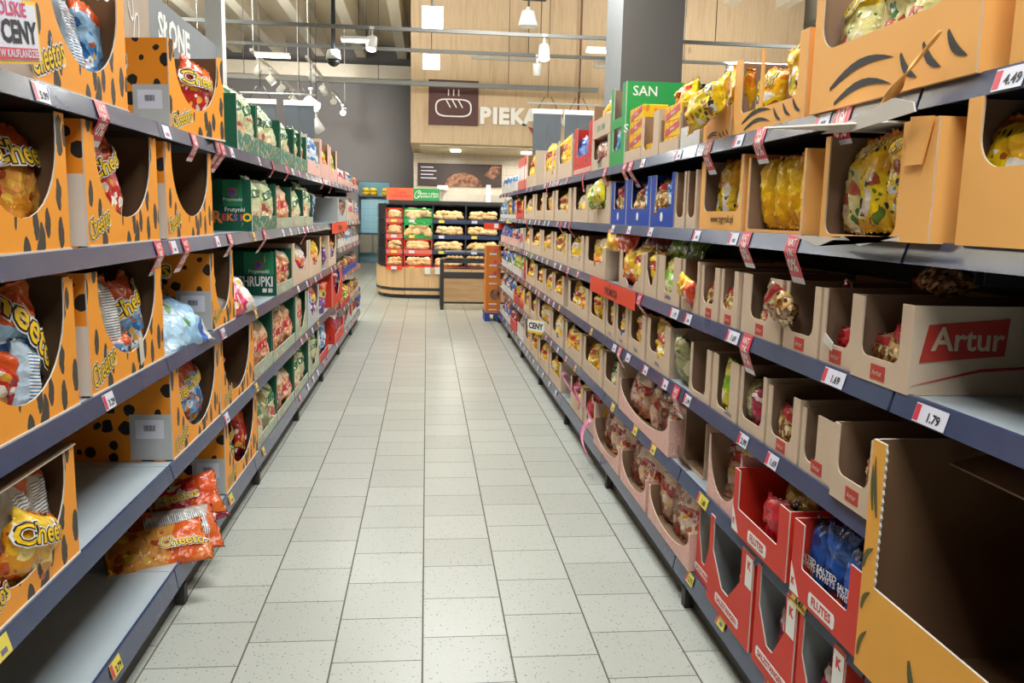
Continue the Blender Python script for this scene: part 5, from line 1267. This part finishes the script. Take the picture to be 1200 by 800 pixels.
r = empty('pendant_lamp', (1.38, 12.0, 4.1)); tag(r, 'white bell-shaped pendant lamp hanging before the wood fascia', 'pendant lamp')
ob('lamp_shade', MB().cyl((0, 0, .0), (0, 0, .2), .14, .09, 24), M['white'], r); ob('cord', MB().cyl((0, 0, .2), (0, 0, 2.09), .008), M['black'], r); ob('cap', MB().cyl((0, 0, .2), (0, 0, .26), .04, .02, 16), M['grey'], r)
r = empty('dome_camera', (-1.24, 11.6, 3.4)); tag(r, 'dome surveillance camera on a long dark drop pole', 'security camera')
ob('pole', MB().cyl((0, 0, .2), (0, 0, 2.79), .03), M['black'], r); ob('housing', MB().cyl((0, 0, .08), (0, 0, .2), .1, .08, 20), M['white'], r)
mb = MB()
for i in range(5):
    a0, a1 = math.pi / 2 * i / 5, math.pi / 2 * (i + 1) / 5
    mb.cyl((0, 0, .08 - .09 * math.sin(a0)), (0, 0, .08 - .09 * math.sin(a1)), .09 * math.cos(a0), max(.002, .09 * math.cos(a1)), 18)
ob('dome', mb, M['text_black'], r)
r = empty('bullet_camera', (5.35, 16.95, 4.15)); tag(r, 'small white bullet camera mounted on the wood fascia right of column', 'security camera')
ob('camera_body', MB().cyl((0, 0, 0), (.12, -.22, -.04), .09, .09, 16), M['white'], r); ob('lens', MB().cyl((.121, -.222, -.04), (.135, -.25, -.045), .075, .075, 16), M['text_black'], r); ob('bracket', MB().cyl((0, .049, .02), (0, -.02, .02), .04), M['white'], r)
def spot(x, y, z, aim, label, watt=0, grp='spotlights on the ceiling tracks', hot=False, size=1.0):
    r = empty('track_spotlight', (x, y, z)); tag(r, label, 'spotlight', grp)
    d = Vector(aim).normalized(); a = -d * .07 * size; b = d * .1 * size
    hz = -.16 * size
    ob('arm', MB().cyl((0, 0, 0), (0, 0, hz), .015), M['white'], r)
    ob('lamp_head', MB().cyl(tuple(Vector((0, 0, hz)) + a), tuple(Vector((0, 0, hz)) + b), .065 * size, .07 * size, 18), M['white'], r)
    ob('lens', MB().cyl(tuple(Vector((0, 0, hz)) + b * 1.005), tuple(Vector((0, 0, hz)) + b * 1.04), .058 * size, .058 * size, 18), M['lamp_hot'] if hot else M['grey'], r)
    ob('adapter', MB().box(-.03, .03, -.06, .06, 0, .03), M['white'], r)
    if z < 3.5: ob('drop_wire', MB().cyl((0, 0, .03), (0, 0, 6.19 - z), .006, seg=5), M['black'], r)
    if watt:
        li = D.lights.new('spot_light', 'SPOT'); li.energy = watt; li.spot_size = R(70); li.spot_blend = .8; li.shadow_soft_size = .05; li.color = (1, .97, .93)
        o = link('spot_light', li, r, tuple(Vector((0, 0, hz)) + b * 1.3)); o.rotation_euler = d.to_track_quat('-Z', 'Y').to_euler()
def track(x, y0, y1, z, label):
    r = empty('ceiling_track', (x, (y0 + y1) / 2, z)); tag(r, label, 'lamp track'); L = (y1 - y0) / 2
    ob('track_rail', MB().box(-.02, .02, -L, L, 0, .04), M['white'], r)
    for y in (-L + .2, L - .2): ob('suspension_wire', MB().cyl((0, y, .04), (0, y, 6.15 - z), .008, seg=6), M['white'], r)
track(-2.7, 13.6, 18.6, 3.9, 'white spotlight track left, reaching towards the grey rear wall')
track(-1.92, 14.0, 20.5, 3.9, 'white spotlight track nearest the bakery, reaching towards the grey wall')
for k, y in enumerate((14.2, 15.2, 16.3, 17.6)):
    spot(-2.7, y, 3.87, (.5, .2, -.6) if k % 2 else (-.6, .5, -.6), 'white spotlight, %s along the left ceiling track' % oname(k), 0, hot=k in (1, 3), size=.9)
for k, y in enumerate((14.6, 16.2, 17.9, 19.8)):
    spot(-1.92, y, 3.87, (-.25, 1, -.06) if k > 1 else (.3, .7, -.6), 'white spotlight, %s along the ceiling track nearest the bakery' % oname(k), (0, 0, 500, 700)[k], size=.95)
for k, x in enumerate((-4.2, -5.6)):  # added where the left rack hides them, to light ceiling and rear wall
    luminaire(x, 12.9, 3.79, 1.2, 'added linear lamp hidden far left on the middle trunking, %s one' % ('inner', 'outer')[k], 30, up=1000)
for k, x in enumerate((-4.3, -5.7)):  # second hidden pair, likewise added to brighten the ceiling
    luminaire(x, 16.0, 3.76, 1.2, 'added linear lamp hidden far left on the lowest trunking, %s one' % ('inner', 'outer')[k], 30, up=1000)
luminaire(5.2, 12.9, 3.79, 1.2, 'linear lamp right of the grey column on the middle trunking', 60, up=700)  # its strong upward part is added for the ceiling
spot(-1.75, 13.2, 3.3, (.6, -.3, -.4), 'lit spotlight hanging beside the left grey banners, upper one', 0, None, True, 1.2)
spot(-1.7, 13.4, 3.0, (.5, .3, -.8), 'unlit spotlight hanging beside the left grey banners, lower one', 0, None, False, 1.2)
spot(1.55, 11.5, 3.86, (.0, -.2, -1), 'lit white spotlight hanging from the nearest trunking before the fascia', 60, None, True, 1.1)
spot(-.93 + .2, 11.5, 3.86, (-.1, -.3, -1), 'lit white spotlight left of the dome camera', 60, None, True, 1.0)
spot(1.64, 12.9, 3.86, (.1, .3, -1), 'unlit grey spotlight hanging below the lit one before the fascia', 0, None, False, 1.0)
# thin conduits on the fascia
for k, (x0, x1, z) in enumerate(((.85, 2.25, 4.52), (3.3, 4.6, 4.45), (6.0, 7.2, 4.45))):
    tag(ob('cable_conduit', MB().box(x0, x1, 16.94, 17.0, z, z + .05).box(x0, x1, 16.94, 17.0, z + .12, z + .15).box(x0 + .1, x0 + .14, 16.95, 17.0, z + .05, z + .12), M['grey']), 'pair of grey conduits on the wood fascia, %s from the left' % oname(k), 'conduit')
tag(ob('copper_pipe', MB().cyl((3.0, 16.9, 3.0), (3.0, 16.9, 6.19), .02), plain('copper', '#8a5a3c', .5)), 'thin copper pipe running up the wood fascia left of the column', 'pipe')

# banners
for k, (x, y) in enumerate(((-2.46, 13.0), (-1.9, 13.05), (1.83, 13.0), (2.32, 13.0))):
    r = empty('hanging_banner', (x, y, 1.95)); tag(r, 'dark grey hanging banner with white top bar, %s of four from the left' % oname(k), 'banner')
    ob('banner_cloth', MB().box(-.215, -.002, 0, .015, 0, 1.1).box(.002, .215, 0, .015, 0, 1.1), plain('banner_grey', '#4e565d', .7), r)
    ob('top_bar', MB().box(-.23, .23, -.01, .025, 1.1, 1.17), M['white'], r)
    mb = MB(); [mb.cyl((s * .15, 0, 1.17), (s * .05, 0, 1.35), .006, seg=5) for s in (-1, 1)]; mb.cyl((0, 0, 1.34), (0, 0, 4.2), .005, seg=5); ob('hanging_wires', mb, M['black'], r)
for k, x in enumerate((-2.2, 2.07)):
    tag(ob('banner_crossbar', MB().cyl((x - .55, 12.98, 3.2), (x + .55, 12.98, 3.2), .012), M['grey']), 'thin steel crossbar above the %s pair of dark banners' % ('left', 'right')[k], 'crossbar')

# ================================================================== bakery signs
r = empty('bread_sign', (.51, 16.99, 3.24)); tag(r, 'square dark brown sign with a white steaming loaf outline', 'sign')
ob('sign_board', MB().box(-.49, .49, -.04, 0, 0, .86), plain('sign_brown', '#55302f', .6), r)
mb = MB(); n = 40; P = []
for i in range(n):
    t = 2 * math.pi * i / n; x = math.copysign(abs(math.cos(t)) ** .45, math.cos(t)) * .33; z = math.copysign(abs(math.sin(t)) ** .75, math.sin(t)) * .15; P.append((x, z + .33))
for i in range(n):
    p, q = P[i], P[(i + 1) % n]; sc = 1.0
    po = (p[0] * 1.09, .33 + (p[1] - .33) * 1.17); qo = (q[0] * 1.09, .33 + (q[1] - .33) * 1.17)
    mb.prism([p, q, qo, po], -.06, -.045)
for x in (-.12, .0, .12): mb.prism([(x - .04, .48), (x - .01, .48), (x + .07, .34), (x + .05, .33)], -.06, -.045)
for x in (-.1, 0, .1): mb.prism([(x - .012, .56), (x + .012, .56), (x + .012, .68), (x - .012, .68)], -.06, -.045)
ob('loaf_outline', mb, M['text_white'], r)
def letters(s, size, x, y, z, label, dx):
    for i, ch in enumerate(s):
        r = link('sign_letter', text_mesh(ch, size, [M['text_white']], (.05,), 'LEFT'), None, (x, y, z), (R(90), 0, 0))
        sm = r.modifiers.new('thick', 'SOLIDIFY'); sm.thickness = .05; sm.offset = 0
        tag(r, label % ch, 'sign letter', 'letters of the bakery name on the fascia'); x += dx.get(ch, .26)
letters('PIEKARNIA', .42, 1.03, 16.96, 3.43, 'white raised letter %s of the bakery name on the wood fascia', {'I': .12, 'P': .255, 'E': .235, 'K': .27, 'A': .28, 'R': .28, 'N': .3})
for k in range(3):
    r = empty('soffit_lamp', (.6 + 1.5 * k, 18.0, 2.8)); tag(r, 'round recessed lamp in the soffit above the bakery counter, %s from the left' % oname(k), 'ceiling lamp', 'soffit lamps of the bakery')
    ob('lamp_ring', MB().cyl((0, 0, 0), (0, 0, .039), .11), M['lamp'], r); li = D.lights.new('soffit_light', 'AREA'); li.energy = 26; li.size = .25; li.color = (1, .93, .82); link('soffit_light', li, r, (0, 0, -.02))
r = empty('bread_poster', (.74, 19.17, 2.12)); tag(r, 'wide dark poster with a round brown loaf above the bakery counter', 'poster')
ob('poster_panel', MB().box(-.95, .95, -.02, 0, 0, .5), plain('poster_dark', '#33211d', .5), r)
def disc(cx, cz, rx, rz, y, n=28): return MB().prism([(cx + rx * math.cos(2 * math.pi * i / n), cz + rz * math.sin(2 * math.pi * i / n)) for i in range(n)], y, y + .004)
tb = NT('bread_print'); vb = tb.coord('Object'); M['bread_print'] = tb.fin(tb.ramp(tb.noise(vb, 12, 5), [(.35, '#4a2c20'), (.5, '#8a5c40'), (.65, '#a87e60')]), .6)
ob('loaf_print', MB().prism([(-.35, .003), (.5, .003), (.46, .14), (.3, .26), (.08, .31), (-.14, .27), (-.28, .16)], -.026, -.021), M['bread_print'], r); ob('loaf_print', MB().prism([(.55, .25), (.75, .17), (.9, .3), (.93, .46), (.72, .48)], -.026, -.021), M['bread_print'], r)
for i in range(4): ob('writing', MB().box(-.88, -.6 + .07 * (i % 2), -.024, -.021, .4 - .08 * i, .42 - .08 * i), M['tag_white'], r)
# red figure on the fascia edge: plain red ornament
tag(ob('red_ornament', MB().prism([(0, 0), (.12, .05), (.2, .3), (.16, .5), (.08, .56), (.06, .4), (.02, .3), (-.12, .34), (-.02, .2)], -.02, .0), plain('ornament_red', '#8a2a30', .6), None, (2.12, 16.97, 2.92)), 'small dark red ornament on the fascia edge beside the right banners', 'ornament')
# bakery back counter: hood and shelf behind the bread display
r = empty('oven_hood', (1.2, 18.6, 1.75)); tag(r, 'long stainless hood shelf on the tiled bakery wall', 'hood')
ob('hood_body', MB().prism([(0, 0), (2.6, 0), (2.6, .16), (.1, .2)], 0, .58), plain('stainless', '#b8afa0', .3, .6), r, (-.9, 0, 0)); ob('lower_lip', MB().box(-.9, 1.7, -.02, 0, -.08, .02), M['black'], r); ob('post', MB().box(.1, .2, -.03, -.021, -.08, .4), M['white'], r)
tag(ob('wall_fitting', MB().box(-.12, .12, 18.98, 19.19, 1.98, 2.08), M['white'], None, (.35, 0, .05)), 'small white fitting on the bakery tiles above the bread header', 'fitting')

# ================================================================== bread display
bd = empty('bread_display', (0, 14.8, 0)); tag(bd, 'self-service bread display with oak base and four glazed tiers', 'bread display')
foot = [(-.38, .02), (-.62, .12), (-.80, .34), (-.90, .65), (-.93, 1.0), (-.93, 1.4), (2.0, 1.4), (2.0, 0.0)]
def slab(pts, z0, z1, m=0):
    mb = MB(); mb.prism([(p[0], p[1]) for p in pts], z0, z1, xf=lambda a, b, c_: (a, c_, b)); 
    mb.f = [tuple(reversed(f)) for f in mb.f]; return mb
def ins(pts, k): return [(p[0] + k if p[0] < .5 else p[0] - k, p[1] + k if p[1] < .9 else p[1] - k) for p in pts]
ob('oak_base', slab(foot, .07, .55), M['counter_wood'], bd)
ob('kick_plate', slab(ins(foot, .03), 0, .07), M['black'], bd)
band = [(p[0] * 1.0 - (.006 if p[0] < 0 else -.006), p[1] - .006 if p[1] < 1 else p[1]) for p in foot]
ob('bumper_strip', slab(band, .14, .19), M['rack_dark'], bd)
for x in (-.38, .22, .8, 1.4): ob('seam', MB().box(x - .004, x + .004, -.004, .0, .07, .55), M['rack_dark'], bd)
colx = [-.72, -.41, .11, .69, 1.30, 1.98]
tz = [.575, .86, 1.13, 1.40, 1.66]
M['gold_bread'] = None
tbx = NT('bread_crust'); vb = tbx.coord('Object'); ri = tbx.n('ShaderNodeObjectInfo').outputs['Random']
bc = tbx.ramp(tbx.noise(vb, 14, 3), [(.3, '#cf924e'), (.5, '#e6bb7c'), (.7, '#f2dcae')]); M['bread'] = tbx.fin(tbx.mix(tbx.math('MULTIPLY', ri, .5), bc, lin('#f0ddb4')), .7)
for x in colx[1:] + [-.72]:
    ob('frame_post', MB().box(x - .012, x + .012, .05, .09, .55, 1.67), M['black'], bd)
ob('back_wall', MB().box(-.9, 1.98, 1.1, 1.13, .55, 1.67), M['rack_dark'], bd)
for k, z in enumerate(tz):
    pts = [(-.66 + .02 * k, .06), (-.84, .4), (-.90, .9), (-.90, 1.1), (1.98, 1.1), (1.98, .06)]
    ob('tier_shelf', slab(pts, z - .02, z), M['rack_dark'], bd)
strip_cols = {(0, 0): 'promo', (0, 1): 'promo', (0, 2): 'promo', (0, 3): 'vat_red', (1, 0): 'coral', (1, 1): 'coral', (2, 0): 'coral', (2, 1): 'greenb', (3, 0): 'coral', (3, 1): 'greenb'}
for k in range(4):
    for i in range(5):
        m = strip_cols.get((k, i), 'rack_dark')
        ob('price_strip', MB().box(colx[i] + .012, colx[i + 1] - .012, .035, .05, tz[k] - .07, tz[k]), M[m] if m != 'rack_dark' else M['rail'], bd)
        ob('price_card', MB().box(colx[i] + .1, colx[i] + .2, .028, .034, tz[k] - .06, tz[k] - .01), M['tag_yellow'] if (i + k) % 2 else M['tag_white'], bd)
M['glass'] = None
tg = NT('clear_glass'); tg.fin('#f4f8f6', .05); tg.b.inputs['Transmission Weight'].default_value = 1; tg.b.inputs['IOR'].default_value = 1.05; tg.b.inputs['Alpha'].default_value = .22; M['glass'] = tg.m
for k in range(4):
    for i in range(5):
        fr = 'redb' if (i == 0 or (i == 1 and k < 2)) else 'greenb' if i == 1 else None
        dmb = MB().box(colx[i] + .014, colx[i + 1] - .014, .04, .046, tz[k] + .015, tz[k + 1] - .08)
        dd = ob('glass_door', dmb, M['glass'], bd)
        if fr:
            a, b_, z0, z1 = colx[i] + .012, colx[i + 1] - .012, tz[k] + .004, tz[k + 1] - .075
            ob('door_frame', MB().box(a, b_, .03, .039, z1 - .03, z1).box(a, a + .02, .03, .039, z0, z1).box(b_ - .02, b_, .03, .039, z0, z1).box(a, b_, .03, .039, z0, z0 + .015), M[fr], dd)
ob('top_rail', MB().box(-.66, 1.98, .03, .1, 1.66, 1.72), M['black'], bd)
# curved glazed left end
for k in range(4):
    mb = MB(); e = [(-.70, .07), (-.86, .42), (-.915, .9), (-.915, 1.1)]
    for a, b_ in zip(e, e[1:]):
        n0 = len(mb.v); mb.v += [(a[0], a[1], tz[k] + .01), (b_[0], b_[1], tz[k] + .01), (b_[0], b_[1], tz[k + 1] - .03), (a[0], a[1], tz[k + 1] - .03)]; mb.face((n0, n0 + 3, n0 + 2, n0 + 1))
    o = ob('end_glass', mb, M['glass'], bd); o.modifiers.new('thick', 'SOLIDIFY').thickness = .004
for k in range(4):
    li = D.lights.new('added_tier_light', 'AREA'); li.shape = 'RECTANGLE'; li.size = 2.6; li.size_y = .03; li.energy = 4; li.color = (1, .93, .82)  # light without a fixture, added to brighten the bread
    link('added_tier_light', li, bd, (.65, .12, tz[k + 1] - .03), (R(-12), 0, 0))
hd = ob('header_panel', MB().box(-.70, -.24, .05, .07, 1.72, 1.93), plain('header_orange', '#e8693c', .5), bd); text('Z rana\ni wieczorem', .075, M['vat_red'], hd, (-.46, .045, 1.825)); 
hd = ob('header_panel', MB().box(-.24, .12 + .1, .05, .07, 1.72, 1.93), M['greenb'], bd); text('Prosto z pieca\nw piekarni BIO', .062, M['text_white'], hd, (.02, .045, 1.82))
mb = MB(); n = 16
for i in range(n):
    t0, t1 = 2 * math.pi * i / n, 2 * math.pi * (i + 1) / n
    p = [(-.16 + rr * math.cos(t) * .045 + rr * math.sin(t) * .02, 1.825 + rr * math.sin(t) * .06) for rr, t in ((1, t0), (1, t1), (1.2, t1), (1.2, t0))]
    mb.prism(p[::-1], .04, .044)
ob('leaf_outline', mb, M['text_white'], hd)
for x in (.02, .2): 
    q = ob('paper_dispenser', MB().box(x - .05, x + .05, -.03, -.001, .44, .56), M['white'], bd)
# rolls
def roll_mesh(kind):
    a, b_, c_ = {'round': (.05, .05, .034), 'long': (.1, .035, .03), 'oval': (.065, .042, .034), 'loaf': (.13, .07, .055)}[kind]
    mb = MB(); nu, nv = 14, 8
    for j in range(nv + 1):
        ph = math.pi * j / nv
        for i in range(nu):
            t = 2 * math.pi * i / nu; z = math.cos(ph); z = z if z > -.4 else -.4
            k = 1 - .1 * abs(math.sin(3 * math.cos(t) * 2)) * (z > .3)
            mb.v.append((a * math.sin(ph) * math.cos(t), b_ * math.sin(ph) * math.sin(t), c_ * (z + .4) * k))
    for j in range(nv):
        for i in range(nu):
            q = (j * nu + i, (j + 1) * nu + i, (j + 1) * nu + (i + 1) % nu, j * nu + (i + 1) % nu); mb.face(q, 0, True)
    return mb.mesh('bread_roll', [M['bread']])
RM = {k: roll_mesh(k) for k in ('round', 'long', 'oval', 'loaf')}
rn = random.Random(3)
tname = ['bottom', 'second-lowest', 'second-highest', 'top']; cname = ['first', 'second', 'third', 'fourth', 'fifth']
RNAME = {'round': 'round bread roll', 'long': 'long baguette roll', 'oval': 'oval bread roll', 'loaf': 'crusty bread loaf'}
NR = [8, 13, 15, 15, 5]
for k in range(4):
    for i in range(5):
        kd = ('oval', 'loaf' if k > 1 else 'oval', 'round' if k != 1 else 'oval', 'round', 'oval')[i]
        n = NR[i] if kd != 'loaf' else 6
        wx = colx[i + 1] - colx[i] - .16
        for q in range(n):
            lay = 0 if q < n * .6 else 1
            cnt = math.ceil(n * .6) if lay == 0 else n - math.ceil(n * .6)
            qi = q if lay == 0 else q - math.ceil(n * .6)
            x = colx[i] + .08 + wx * (qi + .5) / max(1, cnt) + rn.uniform(-.01, .01)
            o = link('bread_roll', RM[kd], None, (x, 14.8 + (.13 if lay == 0 else .17) + rn.uniform(0, .06), tz[k] + .004 + lay * .062 + rn.uniform(0, .022)), (R(rn.uniform(-16, 16)), R(rn.uniform(-16, 16)), rn.uniform(0, 3.1)))
            s_ = rn.uniform(1.2, 1.5); o.scale = (s_, s_, s_ * 1.25)
            tag(o, 'golden %s in the pile of the %s tier, %s compartment from left' % (RNAME[kd], tname[k], cname[i]), 'bread roll', 'bread rolls in the %s tier, %s compartment' % (tname[k], cname[i]))

# ================================================================== table before the bakery
r = empty('bakery_table', (.9, 13.4, 0)); tag(r, 'oak panelled table with black steel frame before the bread display', 'table')
W2 = .68
ob('table_top', MB().box(-W2, W2, -.3, .3, .74, .79), M['black'], r)
for sx_ in (-1, 1):
    for sy_ in (-1, 1): ob('leg', MB().box(sx_ * W2 - (.055 if sx_ > 0 else 0), sx_ * W2 + (0 if sx_ > 0 else .055), sy_ * .3 - (.055 if sy_ > 0 else 0), sy_ * .3 + (0 if sy_ > 0 else .055), 0, .739), M['black'], r)
ob('apron', MB().box(-W2 + .056, W2 - .056, -.29, -.27, .5, .6), M['rack_dark'], r)
ob('oak_panel', MB().box(-W2 + .056, W2 - .056, -.285, -.27, .13, .499), M['wood_dark'], r)
ob('lower_bar', MB().box(-W2 + .056, W2 - .056, -.29, -.26, .1, .13), M['black'], r)
ob('inner_shelf', MB().box(-W2 + .06, W2 - .06, -.26, .26, .62, .64), M['counter_wood'], r)
for k, x in enumerate((.45, .78, 1.12)):
    bn = empty('bread_bin', (x, 13.35, .791)); tag(bn, 'clear plastic bin on the bakery table, %s from the left' % oname(k), 'bin', 'clear bins on the bakery table')
    ob('bin_walls', MB().box(-.15, .15, -.2, -.195, 0, .12).box(-.15, .15, .195, .2, 0, .12).box(-.15, -.145, -.195, .195, 0, .12).box(.145, .15, -.195, .195, 0, .12), M['glass'], bn)
    ob('bin_floor', MB().box(-.145, .145, -.195, .195, 0, .01), M['rack_dark'], bn)
    ob('rim', MB().box(-.155, .155, -.205, -.195, .12, .13).box(-.155, .155, .195, .205, .12, .13), M['grey'], bn)
    for q in range(4):
        o = link('bread_roll', RM['oval'], None, (x - .1 + .065 * q, 13.3, .803), (0, 0, 1.4)); tag(o, 'oval roll lying in the %s clear bin on the bakery table' % oname(k), 'bread roll', 'rolls in the %s clear bin' % oname(k))

# ================================================================== orange display box at the end of the right rack
r = empty('promotion_display', (.945, 11.82, 0)); tag(r, 'tall orange cardboard promotion display on blue feet at the rack end', 'display stand')
ob('display_body', MB().box(-.105, .105, -.08, .3, .12, 1.07), plain('display_orange', '#d97a24', .5), r)
for sx_ in (-.1, .05): ob('pallet_foot', MB().box(sx_ - .015, sx_ + .055, -.1, .3, 0, .1), M['blue_tray'], r)
ob('pallet_deck', MB().box(-.12, .12, -.1, .32, .1, .119), M['blue_tray'], r)
ob('cookie_print', disc(.02, .38, .065, .08, -.085), M['bread_print'], r)
for k, z in enumerate((.98, .82, .66)):
    ob('magenta_print', MB().prism([(.0, z), (.05, z + .01), (.045, z + .055), (.005, z + .05)], -.084, -.0805), M['text_pink'], r); ob('white_print', MB().box(-.06, .04, -.084, -.0805, z - .035, z - .015), M['tag_white'], r)
for z in (.53, .24, .16): ob('white_print', MB().box(-.06, .05, -.084, -.0805, z, z + .015), M['tag_white'], r)

# ================================================================== back room furniture
r = empty('back_room_table', (-1.6, 25.6, 0)); tag(r, 'grey steel work table with cupboard doors in the tiled back room', 'work table')
ob('table_top', MB().box(-.9, .9, -.25, .35, .83, .88), M['rack_dark'], r)
for i in range(4): ob('cupboard_door', MB().box(-.85 + .43 * i, -.45 + .43 * i, -.2, -.17, .3, .82), plain('cupboard_beige', '#8f8a78', .6), r)
for x in (-.86, .86): ob('leg', MB().box(x - .02, x + .02, -.2, -.16, 0, .829), M['grey'], r)
for k, x in enumerate((-1.85, -1.62, -1.25, -.98)):
    o = link('yellow_tub', None, None, (x, 26.0, 2.0)); 
    tag(o, 'round yellow tub on the tiled ledge, %s from the left' % oname(k), 'tub', 'yellow tubs on the ledge')
    mb = MB(); mb.cyl((0, 0, 0), (0, 0, .1), .09, .13, 16); mb.cyl((0, 0, .1), (0, 0, .22), .13, .09, 16); ob('tub_body', mb, plain('tub_yellow', '#c9a81e', .5), o); ob('tub_lid', MB().cyl((0, 0, .22), (0, 0, .235), .07, .07, 16), plain('tub_yellow', '#c9a81e', .5), o)
struct(ob('trim_51', MB().box(-2.4, -.8, 26.0 - .12, 26.199, 1.96, 1.999), M['rack_dark']))
li = D.lights.new('back_room_light', 'AREA'); li.energy = 18; li.size = 1.0; li.color = (.9, .97, 1)
r = empty('back_room_lamp', (-1.6, 25.75, 2.9)); tag(r, 'ceiling lamp of the tiled back room behind the opening', 'ceiling lamp'); link('lamp_light', li, r, (0, 0, -.03)); ob('housing', MB().box(-.3, .3, -.1, .1, 0, .05), M['white'], r)
struct(ob('trim_52', MB().box(-2.9, -.2, 25.3, 26.35, 3.0, 3.1), M['white']))
print('OBJECTS', len(D.objects), 'TOP', sum(1 for o in D.objects if o.parent is None))
